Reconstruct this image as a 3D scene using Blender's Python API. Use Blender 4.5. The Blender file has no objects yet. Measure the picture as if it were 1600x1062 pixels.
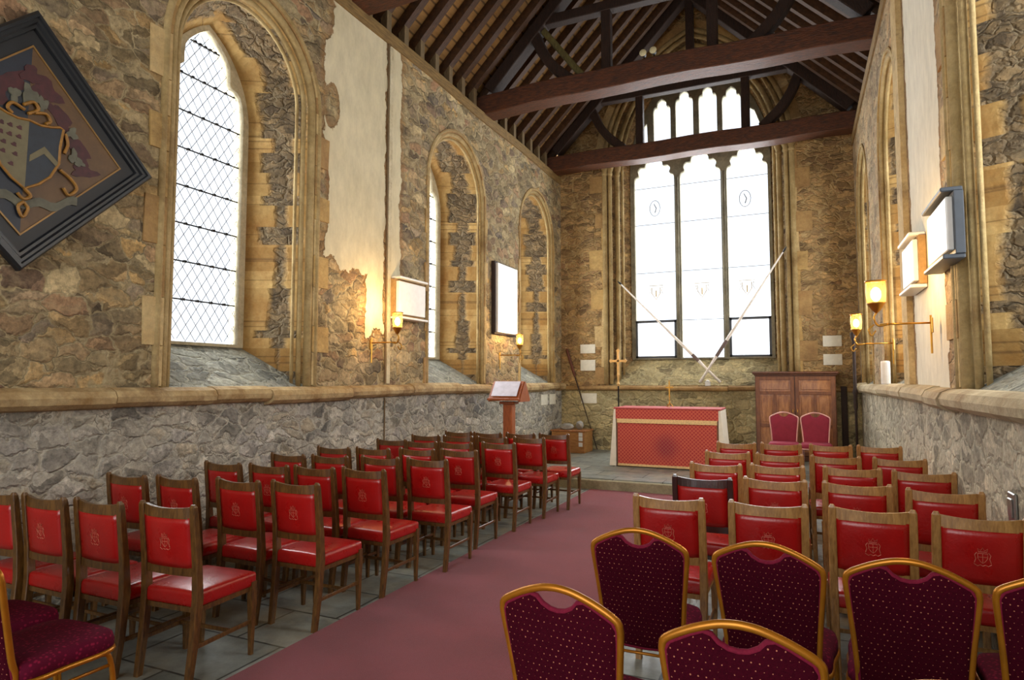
import bpy, bmesh, math, random
from mathutils import Vector, Matrix
R = math.radians
PI = math.pi
S = bpy.context.scene
C = S.collection
rnd = random.Random(7)

# ------------------------------------------------------------------ camera, world, lights, exposure
cam = bpy.data.cameras.new('camera'); cam.lens = 22.275; cam.sensor_width = 36; cam.clip_start = .05
co = bpy.data.objects.new('camera', cam); C.objects.link(co)
co.location = (0, 0, 1.6); co.rotation_euler = (R(90 + 3.64), 0, R(24.3))
S.camera = co
S.view_settings.view_transform = 'Standard'; S.view_settings.look = 'None'
S.view_settings.gamma = 1; S.view_settings.use_curve_mapping = False
S.view_settings.exposure = 0.0
W = bpy.data.worlds.new('sky'); S.world = W; W.use_nodes = True
_bg = W.node_tree.nodes['Background']; _bg.inputs[0].default_value = (.93, .96, 1, 1); _bg.inputs[1].default_value = 1.6
S.cycles.max_bounces = 7; S.cycles.diffuse_bounces = 5; S.cycles.transparent_max_bounces = 12
S.cycles.sample_clamp_indirect = 4; S.cycles.caustics_reflective = False; S.cycles.caustics_refractive = False

XL, XR, YE = -4.69, 1.02, 13.0        # inner faces of the side walls and of the east wall
CX = (XL + XR) / 2
WIN_Y = (4.36, 8.4, 11.62)            # window centres along both side walls
def area(name, loc, rot, sx, sy, power, col=(1, .98, .95)):
    l = bpy.data.lights.new(name, 'AREA'); l.shape = 'RECTANGLE'; l.size = sx; l.size_y = sy
    l.energy = power; l.color = col
    o = bpy.data.objects.new(name, l); C.objects.link(o); o.location = loc; o.rotation_euler = rot
    return o
# daylight standing outside each side and east window, then a west fill
for y in WIN_Y:
    area('daylight_left', (XL - 1.35, y, 3.8), (0, R(-90), 0), 4.4, 2.0, 400)
    area('daylight_right', (XR + 1.35, y, 3.8), (0, R(90), 0), 4.4, 2.0, 400)
area('daylight_east', (-1.83, YE + 1.3, 5.2), (R(-90), 0, 0), 4.0, 7.0, 800)
area('fill_west', (CX, -4.6, 3.2), (R(90), 0, 0), 5.2, 4.6, 270)  # added fill lamp at the open end behind the camera, no window there

# ------------------------------------------------------------------ helpers
def hexc(h):
    if not isinstance(h, str): return h
    h = h.lstrip('#'); v = [int(h[i:i + 2], 16) / 255 for i in (0, 2, 4)]
    return tuple([x / 12.92 if x <= .04045 else ((x + .055) / 1.055) ** 2.4 for x in v] + [1])

class G:
    """small node graph writer"""
    def __init__(s, name):
        s.m = bpy.data.materials.new(name); s.m.use_nodes = True
        s.nt = s.m.node_tree; s.b = s.nt.nodes['Principled BSDF']; s.out = s.nt.nodes['Material Output']
    def n(s, t, **k):
        nd = s.nt.nodes.new(t)
        for a, v in k.items(): setattr(nd, a, v)
        return nd
    def link(s, a, b): s.nt.links.new(a, b)
    def put(s, sock, v):
        if isinstance(v, bpy.types.NodeSocket): s.link(v, sock)
        else: sock.default_value = v
    def math(s, op, a, b=0.0, c=0.0, clamp=False):
        nd = s.n('ShaderNodeMath', operation=op, use_clamp=clamp)
        s.put(nd.inputs[0], a); s.put(nd.inputs[1], b)
        if op in ('MULTIPLY_ADD', 'COMPARE', 'SMOOTH_MIN'): s.put(nd.inputs[2], c)
        return nd.outputs[0]
    def obj(s): return s.n('ShaderNodeTexCoord').outputs['Object']
    def gen(s): return s.n('ShaderNodeTexCoord').outputs['Generated']
    def map(s, v, scale=(1, 1, 1), loc=(0, 0, 0), rot=(0, 0, 0)):
        nd = s.n('ShaderNodeMapping'); s.link(v, nd.inputs[0])
        nd.inputs['Scale'].default_value = scale; nd.inputs['Location'].default_value = loc; nd.inputs['Rotation'].default_value = rot
        return nd.outputs[0]
    def noise(s, v, scale, detail=3, rough=.55, col=False):
        nd = s.n('ShaderNodeTexNoise'); s.link(v, nd.inputs['Vector'])
        nd.inputs['Scale'].default_value = scale; nd.inputs['Detail'].default_value = detail; nd.inputs['Roughness'].default_value = rough
        return nd.outputs['Color' if col else 'Fac']
    def vor(s, v, scale, feature='F1', rand=1.0, metric=None):
        nd = s.n('ShaderNodeTexVoronoi', feature=feature); s.link(v, nd.inputs['Vector'])
        if metric: nd.distance = metric
        nd.inputs['Scale'].default_value = scale; nd.inputs['Randomness'].default_value = rand
        return nd
    def ramp(s, f, stops, interp='LINEAR'):
        nd = s.n('ShaderNodeValToRGB'); s.link(f, nd.inputs[0]); cr = nd.color_ramp; cr.interpolation = interp
        while len(cr.elements) < len(stops): cr.elements.new(.5)
        for e, (p, c) in zip(cr.elements, stops): e.position = p; e.color = hexc(c) if not isinstance(c, (int, float)) else (c, c, c, 1)
        return nd.outputs[0]
    def mix(s, f, a, b, mode='MIX'):
        nd = s.n('ShaderNodeMix', data_type='RGBA', blend_type=mode)
        s.put(nd.inputs['Factor'], f); s.put(nd.inputs['A'], hexc(a) if isinstance(a, str) else a); s.put(nd.inputs['B'], hexc(b) if isinstance(b, str) else b)
        return nd.outputs['Result']
    def xyz(s, v):
        nd = s.n('ShaderNodeSeparateXYZ'); s.link(v, nd.inputs[0]); return nd.outputs
    def add(s, a, b, scale=None):
        if scale is not None:
            m = s.n('ShaderNodeVectorMath', operation='SCALE'); s.link(b, m.inputs[0]); m.inputs['Scale'].default_value = scale; b = m.outputs[0]
        nd = s.n('ShaderNodeVectorMath', operation='ADD'); s.link(a, nd.inputs[0]); s.link(b, nd.inputs[1]); return nd.outputs[0]
    def bump(s, h, dist=.02, strength=1.0):
        nd = s.n('ShaderNodeBump'); s.link(h, nd.inputs['Height']); nd.inputs['Distance'].default_value = dist; nd.inputs['Strength'].default_value = strength
        s.link(nd.outputs[0], s.b.inputs['Normal'])
    def fin(s, col, rough=.8, metal=0, **k):
        s.put(s.b.inputs['Base Color'], hexc(col) if isinstance(col, str) else col)
        s.put(s.b.inputs['Roughness'], rough); s.b.inputs['Metallic'].default_value = metal
        for a, v in k.items(): s.b.inputs[a.replace('_', ' ')].default_value = v
        return s.m

def distort(g, v, sc, amt):
    c = g.n('ShaderNodeVectorMath', operation='SUBTRACT'); g.link(g.noise(v, sc, 3, .6, True), c.inputs[0]); c.inputs[1].default_value = (.5, .5, .5)
    return g.add(v, c.outputs[0], amt)

def rubble_nodes(g, P, pal, mortar, s=4.2, zs=2.0, mort=.055):
    v = distort(g, P, 7.0, .15)
    v = distort(g, v, 1.6, .26)
    vm = g.map(v, (s, s, s * zs))
    c = g.vor(vm, 1.0, 'F1', .95); e = g.vor(vm, 1.0, 'DISTANCE_TO_EDGE', .95)
    r = g.xyz(c.outputs['Color'])
    col = g.ramp(r[0], [((i + .0) / (len(pal) - 1), p) for i, p in enumerate(pal)])
    col = g.mix(g.math('MULTIPLY', r[1], .3), col, mortar)
    col = g.mix(1.0, col, g.ramp(g.xyz(g.vor(g.map(v, (s * 1.0, s * 1.0, s * zs), (3.3, 1.7, 0)), 1.0, 'F1', .95).outputs['Color'])[2], [(0, .54), (1, 1.45)]), 'MULTIPLY')
    fn = g.noise(P, 22, 6, .7); f2 = g.noise(P, 60, 4, .7)
    col = g.mix(.75, col, g.ramp(fn, [(.28, 0.30), (.5, .95), (.72, 1.6)]), 'MULTIPLY')
    col = g.mix(.35, col, g.ramp(f2, [(.3, .4), (.7, 1.5)]), 'MULTIPLY')
    big = g.noise(P, 1.1, 4, .6)
    th = g.math('MULTIPLY_ADD', big, mort * 3.4, -mort * .5)
    mk = g.n('ShaderNodeMapRange'); g.link(e.outputs['Distance'], mk.inputs[0]); g.put(mk.inputs[1], g.math('MULTIPLY', th, .35)); g.put(mk.inputs[2], th)
    mcol = g.mix(g.ramp(g.noise(P, 9, 5, .7), [(.38, 0.), (.62, 1.)]), g.mix(.12, mortar, '#fff4d0'), g.mix(.35, mortar, pal[0]))
    col = g.mix(mk.outputs[0], mcol, col)
    sm = g.ramp(g.noise(g.map(P, (1, 1, 1.8)), 2.6, 6, .72), [(.5, 0.), (.64, .5)])
    col = g.mix(sm, col, mcol)
    # open joints: thin dark lines in places
    dk = g.ramp(e.outputs['Distance'], [(0, 1.), (.018, 0.)])
    dk = g.math('MULTIPLY', dk, g.ramp(g.noise(P, 3.1, 3), [(.45, 0.), (.6, .8)]))
    col = g.mix(dk, col, '#33271b')
    col = g.mix(.5, col, g.ramp(g.noise(P, .8, 5, .65), [(.3, .62), (.7, 1.3)]), 'MULTIPLY')
    hh = g.math('ADD', g.math('MULTIPLY', g.math('MINIMUM', e.outputs['Distance'], .16), 5.5), g.math('MULTIPLY', fn, .75))
    hh = g.math('ADD', hh, g.math('MULTIPLY', r[2], .5))
    return col, hh

def box_mask(g, P, boxes, ax, wob=.55, nsc=1.6, gaps=()):
    q = g.xyz(P); m = None
    for (u0, u1, z0, z1) in boxes:
        a = g.math('MINIMUM', g.math('SUBTRACT', q[ax], u0), g.math('SUBTRACT', u1, q[ax]))
        b = g.math('MINIMUM', g.math('SUBTRACT', q[2], z0), g.math('SUBTRACT', z1, q[2]))
        b = g.math('MULTIPLY_ADD', g.math('SUBTRACT', g.noise(P, nsc, 6, .62), .5), wob * 2, b)
        a = g.math('MULTIPLY_ADD', g.math('SUBTRACT', g.noise(P, 2.3, 6, .65), .5), .16, a)
        k = g.math('MINIMUM', a, b)
        m = k if m is None else g.math('MAXIMUM', m, k)
    for (u, z, ru, rz) in gaps:
        du = g.math('DIVIDE', g.math('SUBTRACT', q[ax], u), ru); dz = g.math('DIVIDE', g.math('SUBTRACT', q[2], z), rz)
        d = g.math('SQRT', g.math('ADD', g.math('MULTIPLY', du, du), g.math('MULTIPLY', dz, dz)))
        m = g.math('MINIMUM', m, g.math('MULTIPLY', g.math('SUBTRACT', d, 1.), .15))
    n2 = g.math('MULTIPLY', g.math('SUBTRACT', g.noise(P, 5, 4, .6), .5), .16)
    return g.math('ADD', m, n2)

def mat_wall(name, pal, mortar, plaster=None, ax=1, pcol=('#c0b592', '#ddd4b6'), gaps=(), **k):
    g = G(name); P = g.obj()
    col, h = rubble_nodes(g, P, pal, mortar, **k)
    if plaster:
        m = box_mask(g, P, plaster, ax, gaps=gaps)
        mk = g.ramp(g.math('ADD', m, .5), [(.49, 0.), (.505, 1.)])
        pc = g.mix(g.noise(P, 1.6, 7, .68), pcol[0], pcol[1])
        pc = g.mix(.5, pc, g.ramp(g.noise(g.map(P, (3, 3, 1.2)), 3, 6, .7), [(.3, .7), (.65, 1.15)]), 'MULTIPLY')
        # ragged broken rim and thin stain round the patch
        rim = g.ramp(g.math('ADD', m, .5), [(.40, 0.), (.488, .6), (.5, .75), (.506, 0.)])
        col = g.mix(mk, col, pc); col = g.mix(rim, col, '#8a6233')
        h = g.mix(mk, h, g.math('MULTIPLY_ADD', g.noise(P, 14, 4), .2, 1.9))
    g.bump(h, .022, .9)
    return g.fin(col, .92)

def mat_stone(name, a, b, dark='#6d5230', sc=3.0, bd=.006):
    g = G(name); P = g.obj()
    col = g.mix(g.ramp(g.noise(P, sc, 6, .65), [(.32, 0.), (.68, 1.)]), a, b)
    col = g.mix(g.ramp(g.noise(P, 1.9, 6, .72), [(.5, 0.), (.72, .85)]), col, dark)
    col = g.mix(.4, col, g.ramp(g.noise(P, 26, 5, .7), [(.3, .55), (.7, 1.35)]), 'MULTIPLY')
    g.bump(g.noise(P, 18, 6, .7), bd * 2); return g.fin(col, .85)

def mat_wood(name, a, b, rough=.45, sc=(9, 9, 1.3), bump=.002, coat=0.):
    g = G(name); P = g.obj(); v = g.map(P, sc)
    col = g.mix(g.ramp(g.noise(v, 5, 6, .65), [(.3, 0.), (.7, 1.)]), a, b)
    g.bump(g.noise(v, 9, 5), bump)
    return g.fin(col, rough, Coat_Weight=coat)

def mat_flat(name, c, rough=.5, metal=0, var=.12, sc=14, **k):
    g = G(name); P = g.obj(); base = hexc(c)
    col = g.mix(.999, base, g.ramp(g.noise(P, sc, 4), [(.3, 1 - var), (.7, 1 + var)]), 'MULTIPLY')
    return g.fin(col, rough, metal, **k)

def new(name, mats=None, parent=None, bm=None, me=None, kind=None, smooth=False, loc=None):
    if me is None:
        me = bpy.data.meshes.new(name); bmesh.ops.recalc_face_normals(bm, faces=bm.faces); bm.to_mesh(me); bm.free()
    for m in (mats if isinstance(mats, (list, tuple)) else [mats]):
        if m: me.materials.append(m)
    if smooth:
        for p in me.polygons: p.use_smooth = True
    o = bpy.data.objects.new(name, me); C.objects.link(o)
    if parent: o.parent = parent
    if kind: o['kind'] = kind
    if loc: o.location = loc
    return o
def empty(name, loc=(0, 0, 0), rz=0, label=None, cat=None, group=None, kind=None):
    o = bpy.data.objects.new(name, None); C.objects.link(o); o.location = loc; o.rotation_euler = (0, 0, rz); o.empty_display_size = .1
    tag(o, label, cat, group, kind); return o
def tag(o, label=None, cat=None, group=None, kind=None):
    if label: o['label'] = label
    if cat: o['category'] = cat
    if group: o['group'] = group
    if kind: o['kind'] = kind
    return o
def copy_tree(o, parent=None):
    c = o.copy(); C.objects.link(c)
    if parent: c.parent = parent; c.matrix_parent_inverse = o.matrix_parent_inverse
    for ch in list(o.children): copy_tree(ch, c)
    return c

def box(bm, c, s, bev=0., rot=None, seg=1, mi=0):
    M = Matrix.Translation(c)
    if rot: M = M @ (Matrix.Rotation(rot[2], 4, 'Z') @ Matrix.Rotation(rot[1], 4, 'Y') @ Matrix.Rotation(rot[0], 4, 'X'))
    r = bmesh.ops.create_cube(bm, size=1, matrix=M @ Matrix.Diagonal((s[0], s[1], s[2], 1)))
    vs = r['verts']; fs = list({f for v in vs for f in v.link_faces})
    for f in fs: f.material_index = mi
    if bev:
        es = list({e for v in vs for e in v.link_edges})
        bmesh.ops.bevel(bm, geom=es, offset=bev, segments=seg, affect='EDGES', profile=.6)
def bx(bm, x0, x1, y0, y1, z0, z1, bev=0., mi=0, seg=1):
    box(bm, ((x0 + x1) / 2, (y0 + y1) / 2, (z0 + z1) / 2), (abs(x1 - x0), abs(y1 - y0), abs(z1 - z0)), bev, None, seg, mi)
def rings(bm, rs, closed_ring=True, cap=True, mi=0, closed_path=False):
    vv = [[bm.verts.new(p) for p in r] for r in rs]
    n = len(rs[0]); m = len(rs)
    for i in range(m if closed_path else m - 1):
        a, b = vv[i], vv[(i + 1) % m]
        for j in range(n if closed_ring else n - 1):
            k = (j + 1) % n
            f = bm.faces.new((a[j], a[k], b[k], b[j])); f.material_index = mi
    if cap and not closed_path and closed_ring:
        for r in (vv[0][::-1], vv[-1]):
            f = bm.faces.new(r); f.material_index = mi
def frame_at(pts, i, closed=False, up=None):
    n = len(pts)
    if closed: t = (Vector(pts[(i + 1) % n]) - Vector(pts[i - 1]))
    else: t = Vector(pts[min(i + 1, n - 1)]) - Vector(pts[max(i - 1, 0)])
    t.normalize(); u = Vector(up or (0, 0, 1))
    if abs(t.dot(u)) > .95 and not up: u = Vector((0, 1, 0))
    a = t.cross(u).normalized(); b = a.cross(t).normalized()
    return a, b
def tube(bm, pts, r, n=8, closed=False, up=None, mi=0, sq=None):
    rs = []
    for i, p in enumerate(pts):
        a, b = frame_at(pts, i, closed, up); rr = r[i] if isinstance(r, (list, tuple)) else r
        if sq:
            w, h = sq; k = [(-w, -h), (w, -h), (w, h), (-w, h)]
            rs.append([Vector(p) + a * x + b * y for x, y in k])
        else:
            rs.append([Vector(p) + a * (rr * math.cos(2 * PI * j / n)) + b * (rr * math.sin(2 * PI * j / n)) for j in range(n)])
    rings(bm, rs, closed_path=closed, mi=mi)
def sweep(bm, pts, prof, up, closed=False, mi=0):
    """prof: list of (side, up) offsets"""
    rs = []
    for i, p in enumerate(pts):
        a, b = frame_at(pts, i, closed, up); rs.append([Vector(p) + a * x + b * y for x, y in prof])
    rings(bm, rs, closed_path=closed, mi=mi)
def lathe(bm, prof, c=(0, 0, 0), n=16, mi=0):
    rs = [[Vector(c) + Vector((r * math.cos(2 * PI * j / n), r * math.sin(2 * PI * j / n), z)) for j in range(n)] for r, z in prof]
    rings(bm, rs, mi=mi)
def prism(bm, poly, f, w0, w1, mi=0):
    """poly in (u,v); f maps (u,v,w) to a point"""
    rings(bm, [[Vector(f(u, v, w0)) for u, v in poly], [Vector(f(u, v, w1)) for u, v in poly]], mi=mi)
def plate(name, outer, holes, f, w0, w1):
    cu = bpy.data.curves.new(name, 'CURVE'); cu.dimensions = '2D'; cu.fill_mode = 'BOTH'; cu.extrude = .5
    for pl in [outer] + holes:
        sp = cu.splines.new('POLY'); sp.points.add(len(pl) - 1); sp.use_cyclic_u = True
        for q, (u, v) in zip(sp.points, pl): q.co = (u, v, 0, 1)
    t = bpy.data.objects.new(name, cu); C.objects.link(t)
    me = bpy.data.meshes.new_from_object(t.evaluated_get(bpy.context.evaluated_depsgraph_get()))
    C.objects.unlink(t); bpy.data.objects.remove(t); bpy.data.curves.remove(cu)
    me.name = name; me.materials.clear()
    for v in me.vertices:
        u, q, w = v.co; v.co = f(u, q, w0 + (w + .5) * (w1 - w0))
    bm = bmesh.new(); bm.from_mesh(me); bmesh.ops.remove_doubles(bm, verts=bm.verts, dist=1e-5); bmesh.ops.recalc_face_normals(bm, faces=bm.faces)
    bm.to_mesh(me); bm.free()
    return me
def arch(cu, zs, w, h, n=16, cusps=(), depth=.16, cw=.045):
    Rr = (w * w + h * h) / (2 * w); am = math.asin(min(1, h / Rr)); L = []
    for i in range(n + 1): a = PI - am * i / n; L.append((cu - w + Rr + Rr * math.cos(a), zs + Rr * math.sin(a)))
    for i in range(n - 1, -1, -1): u, v = L[i]; L.append((2 * cu - u, v))
    if cusps:
        m = len(L) - 1; o = []
        for i, (u, v) in enumerate(L):
            t = i / m; k = 1 - depth * sum(math.exp(-((t - c) / cw) ** 2) for c in cusps)
            o.append((cu + (u - cu) * k, zs + (v - zs) * k))
        L = o
    return L
def opening(cu, z0, zs, w, h, n=16, **k):
    return [(cu - w, z0)] + arch(cu, zs, w, h, n, **k) + [(cu + w, z0)]

# ------------------------------------------------------------------ materials
PAL_L = ['#5c4c38', '#a08a60', '#8c7c68', '#b8965e', '#6c6256', '#957050', '#b4a27a', '#7c6a4c']
PAL_LOW = ['#77746c', '#a49e8e', '#8a8680', '#b6b0a2', '#8e8878', '#a89c84']
M_wl = mat_wall('rubble_left', PAL_L, '#ac9a70', mort=.06, s=4.1, gaps=[(5.48, 4.66, .13, .26), (5.33, 3.6, .12, .8), (5.3, 5.75, .2, .4)], plaster=[(5.36, 6.50, 2.95, 9), (6.15, 6.50, 2.15, 9), (6.56, 6.84, 2.5, 9)])
M_low = mat_wall('rubble_low', PAL_LOW, '#b0ab9c', s=4.4, zs=2.0, mort=.07)
M_wr = mat_wall('rubble_right', ['#7d6348', '#a48a64', '#937c62', '#b18c60', '#8a745c'], '#b9a57c',
                plaster=[(5.62, 7.02, -1, 9), (2.6, 3.2, -1, 1)], pcol=('#cfc8b2', '#e6e0cf'))
M_lowr = mat_wall('rubble_low_right', ['#8f8470', '#b0a68e', '#9c9280', '#bdb49c'], '#c2baa2', s=3.4, zs=2.0, mort=.09)
M_we = mat_wall('rubble_east', ['#7a5c3c', '#a08054', '#8a6a48', '#ac8a58', '#7c6248'], '#b0945e', s=4.6, zs=2.4)
M_wel = mat_wall('rubble_east_low', ['#8c805e', '#a89a70', '#988a66', '#b4a478'], '#b0a478', s=3.4, zs=2.2)
M_s1 = mat_stone('sandstone_a', '#a8874f', '#c2a468'); M_s2 = mat_stone('sandstone_b', '#957246', '#b0905a')
M_s3 = mat_stone('sandstone_c', '#b79a66', '#cdb684'); M_sp = mat_stone('stone_pale', '#b9ad8c', '#d2c8aa', '#8b7a58')
M_string = mat_stone('string_stone', '#8f7042', '#c4ae80', '#5a3516', 4.5)
M_strr = mat_stone('string_stone_right', '#a99878', '#c6b896', '#8a704c')
M_sill = mat_wall('sill_stone', ['#6f7068', '#8b8c80', '#7d7c72'], '#9a9b8c', s=4, zs=2.5)
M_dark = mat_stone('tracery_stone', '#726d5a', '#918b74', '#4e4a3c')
def _reveal():
    g = G('reveal'); P = g.obj(); q = g.xyz(P)
    col, h = rubble_nodes(g, P, ['#5b4c38', '#7a6648', '#8a7452'], '#6d5a3c', s=6, zs=2.2)
    bl = g.xyz(g.vor(g.map(P, (0, 0, 1)), 4.2, 'F1', .6, 'CHEBYCHEV').outputs['Color'])
    d = g.math('ABSOLUTE', g.math('SUBTRACT', g.math('ABSOLUTE', g.math('ADD', q[0], -CX)), (XR - CX) + .33))
    lim = g.math('MULTIPLY_ADD', bl[0], .26, -.02)
    n = g.math('MULTIPLY', g.math('SUBTRACT', g.noise(P, 7, 4), .5), .10)
    m = g.ramp(g.math('ADD', g.math('SUBTRACT', g.math('ADD', d, n), lim), .5), [(.47, 0.), (.52, 1.)])
    st = g.mix(bl[1], '#9c7c46', '#bfa065')
    st = g.mix(g.ramp(g.noise(P, 2.4, 6, .7), [(.4, 0.), (.75, 1.)]), st, '#8c6026')
    e = g.vor(g.map(P, (0, 0, 1)), 3.1, 'DISTANCE_TO_EDGE', .6)
    st = g.mix(g.ramp(e.outputs['Distance'], [(0, .7), (.02, 0.)]), st, '#5f4420')
    st = g.mix(.4, st, g.ramp(g.noise(P, 24, 5, .7), [(.3, .6), (.7, 1.3)]), 'MULTIPLY')
    g.bump(g.mix(m, h, g.math('MULTIPLY_ADD', g.noise(P, 14, 4), .4, 1.8)), .022)
    return g.fin(g.mix(m, col, st), .9)
M_rev = _reveal()
M_mol = mat_stone('moulding_stone', '#8f7848', '#b6a070', '#6f522a')
def _flag():
    g = G('flagstones'); P = g.obj()
    b = g.n('ShaderNodeTexBrick'); g.link(g.map(distort(g, P, 3, .02), (1, 1, 1)), b.inputs['Vector'])
    b.inputs['Scale'].default_value = 1.0; b.inputs['Brick Width'].default_value = .72; b.inputs['Row Height'].default_value = .5
    b.inputs['Mortar Size'].default_value = .008; b.inputs['Color1'].default_value = hexc('#6d746f'); b.inputs['Color2'].default_value = hexc('#8d928a'); b.inputs['Mortar'].default_value = hexc('#3a3c38')
    col = g.mix(.7, b.outputs[0], g.ramp(g.noise(P, 6, 6, .7), [(.3, .5), (.7, 1.35)]), 'MULTIPLY')
    col = g.mix(g.ramp(g.noise(P, 2, 5), [(.5, 0.), (.75, .6)]), col, '#a59b80')
    h = g.math('ADD', g.math('MULTIPLY', b.outputs['Fac'], -1.), g.math('MULTIPLY', g.noise(P, 10, 5), .4)); g.bump(h, .008)
    return g.fin(col, g.ramp(g.noise(P, 5, 4), [(.3, .32), (.7, .6)]))
M_flag = _flag()
def _carpet():
    g = G('carpet'); P = g.obj()
    col = g.mix(g.noise(P, 160, 3, .8), '#501820', '#9a404a')
    col = g.mix(.6, col, g.ramp(g.noise(P, 2.2, 5, .65), [(.3, .82), (.7, 1.18)]), 'MULTIPLY')
    g.bump(g.noise(P, 300, 2), .004); return g.fin(col, 1.0, Sheen_Weight=.12)
M_carpet = _carpet()
M_beam = mat_wood('beam_oak', '#27140a', '#633414', .6, (2, 9, 9), .01)
M_beamd = mat_wood('beam_dark', '#19100b', '#3a2316', .7, (9, 9, 2), .01)
M_moss = mat_wood('brace_pale', '#4b4326', '#77703e', .8, (9, 9, 2), .01)
M_raft = mat_wood('rafter_oak', '#2c1c10', '#5a3b20', .7, (3, 12, 3), .006)
M_ash = mat_wood('ashlar_post', '#594a34', '#8a7552', .8, (12, 12, 2), .006)
M_plate = mat_wood('wall_plate', '#5d4624', '#9a7c46', .75, (9, 1, 9), .01)
def _boards():
    g = G('roof_boards'); P = g.obj()
    w = g.n('ShaderNodeTexWave', wave_type='BANDS', bands_direction='Z'); g.link(distort(g, P, 2, .02), w.inputs[0]); w.inputs['Scale'].default_value = 2.6
    col = g.mix(g.noise(g.map(P, (5, 1, 5)), 4, 6, .7), '#6d4f2a', '#b08a52')
    col = g.mix(g.ramp(w.outputs['Fac'], [(0, .8), (.12, 0.)]), col, '#2c1b0d')
    col = g.mix(.6, col, g.ramp(g.noise(P, 1.2, 5), [(.3, .6), (.7, 1.3)]), 'MULTIPLY')
    g.bump(w.outputs['Fac'], .01); return g.fin(col, .85)
M_board = _boards()
def _glass():
    g = G('window_glass'); P = g.obj()
    t = g.n('ShaderNodeBsdfTransparent'); t.inputs[0].default_value = (.96, .98, 1, 1)
    gl = g.n('ShaderNodeBsdfGlossy'); gl.inputs['Roughness'].default_value = .08
    m = g.n('ShaderNodeMixShader'); m.inputs[0].default_value = .06; g.link(t.outputs[0], m.inputs[1]); g.link(gl.outputs[0], m.inputs[2])
    g.link(m.outputs[0], g.out.inputs['Surface']); return g.m
M_glass = _glass()
M_lead = mat_flat('lead', '#6e7076', .6, .3)
M_iron = mat_flat('black_iron', '#1d1a18', .5, .6)
def _leather():
    g = G('red_leather'); P = g.obj()
    col = g.mix(g.noise(P, 7, 5, .65), '#8c0d0c', '#b81613')
    g.bump(g.noise(P, 90, 3), .0012)
    return g.fin(col, g.ramp(g.noise(P, 9, 4), [(.3, .24), (.7, .4)]), Coat_Weight=.25, Coat_Roughness=.25)
M_leather = _leather()
M_cw = mat_wood('chair_oak', '#3a2410', '#745024', .33, (14, 14, 3), .001, .2)
M_cwg = mat_wood('chair_oak_golden', '#7c5426', '#b3864a', .4, (14, 14, 3), .001, .2)
M_cwd = mat_wood('chair_mahogany', '#25100c', '#3e1c14', .3, (14, 14, 3), .001, .3)
M_crest = mat_flat('crest_gilt', '#c9705a', .5, .1)
def _dots():
    g = G('burgundy_dotted'); P = g.obj(); q = g.xyz(P); s = 46.
    def cell(a, off):
        return g.math('SUBTRACT', g.math('FRACT', g.math('MULTIPLY_ADD', a, s, off)), .5)
    row = g.math('FLOOR', g.math('MULTIPLY', q[2], s)); 
    sh = g.math('MULTIPLY', g.math('MODULO', row, 2.), .5)
    u = cell(g.math('MULTIPLY_ADD', sh, 1 / s, q[0]), 0.); v = cell(q[2], 0.); y = cell(q[1], 0.)
    d = g.math('SQRT', g.math('ADD', g.math('MULTIPLY', u, u), g.math('MULTIPLY', v, v)))
    wn = g.vor(P, 40, 'F1'); rr = g.xyz(wn.outputs['Color'])
    k = g.math('LESS_THAN', d, g.math('MULTIPLY_ADD', rr[0], .09, .03))
    base = g.mix(g.noise(P, 120, 3, .7), '#2a030f', '#4c081c')
    return_col = g.mix(k, base, '#b8745c'); g.bump(g.noise(P, 250, 2), .001)
    return g.fin(return_col, .95, Specular_IOR_Level=.08)
M_dots = _dots()
def _plainb():
    g = G('burgundy_piping'); P = g.obj(); return g.fin(g.mix(g.noise(P, 150, 3), '#5a0c24', '#8a1c3a'), .8, Specular_IOR_Level=.2)
M_burg = _plainb()
def _seatb():
    g = G('burgundy_seat'); P = g.obj(); v = g.vor(P, 55, 'F1')
    col = g.mix(g.ramp(v.outputs['Distance'], [(.15, 0.), (.4, 1.)]), '#86183a', '#560a26'); return g.fin(col, .9, Specular_IOR_Level=.15)
M_bseat = _seatb()
M_gold = mat_flat('gold_tube', '#b5751c', .34, .55)
M_pinkf = mat_flat('pale_frame', '#d9a49c', .4, .3)
M_pinkc = mat_flat('rose_fabric', '#93263f', .8)
M_white = mat_flat('white_linen', '#e6ddcc', .8, 0, .05)
M_paper = mat_flat('paper', '#d8d4c2', .7, 0, .08)
M_marble = mat_flat('white_marble', '#dcdcd8', .35, 0, .06)
M_brass = mat_flat('brass', '#c4913c', .3, .85)
M_slate = mat_flat('slate_frame', '#3b4148', .5)
M_cup = mat_wood('cupboard_oak', '#7a4520', '#b87c46', .45, (5, 5, 1.2), .002, .15)
M_cupf = mat_wood('cupboard_stile_shade', '#5c3016', '#8a5228', .45, (5, 5, 1.2), .002)  # stile colour darkened to stand in for shading of the panel relief
M_cupd = mat_wood('cupboard_dark', '#4a2712', '#6d3d20', .45, (5, 5, 1.2), .002)
M_chest = mat_wood('chest_pine', '#8a5a2a', '#b98448', .5, (2, 2, 8), .002)
def emis(name, c, s):
    g = G(name); g.fin(c, .4); g.b.inputs['Emission Color'].default_value = hexc(c); g.b.inputs['Emission Strength'].default_value = s; return g.m
M_bulb = emis('lit_bulb', '#ffe0a6', 20)
def _shade():
    g = G('amber_glass'); g.fin('#ffe2ae', .2); t = g.n('ShaderNodeBsdfTransparent'); t.inputs[0].default_value = (1, .92, .7, 1)
    m = g.n('ShaderNodeMixShader'); m.inputs[0].default_value = .25; g.link(t.outputs[0], m.inputs[1]); g.link(g.b.outputs[0], m.inputs[2]); g.link(m.outputs[0], g.out.inputs['Surface']); return g.m
M_shade = _shade()

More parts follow.
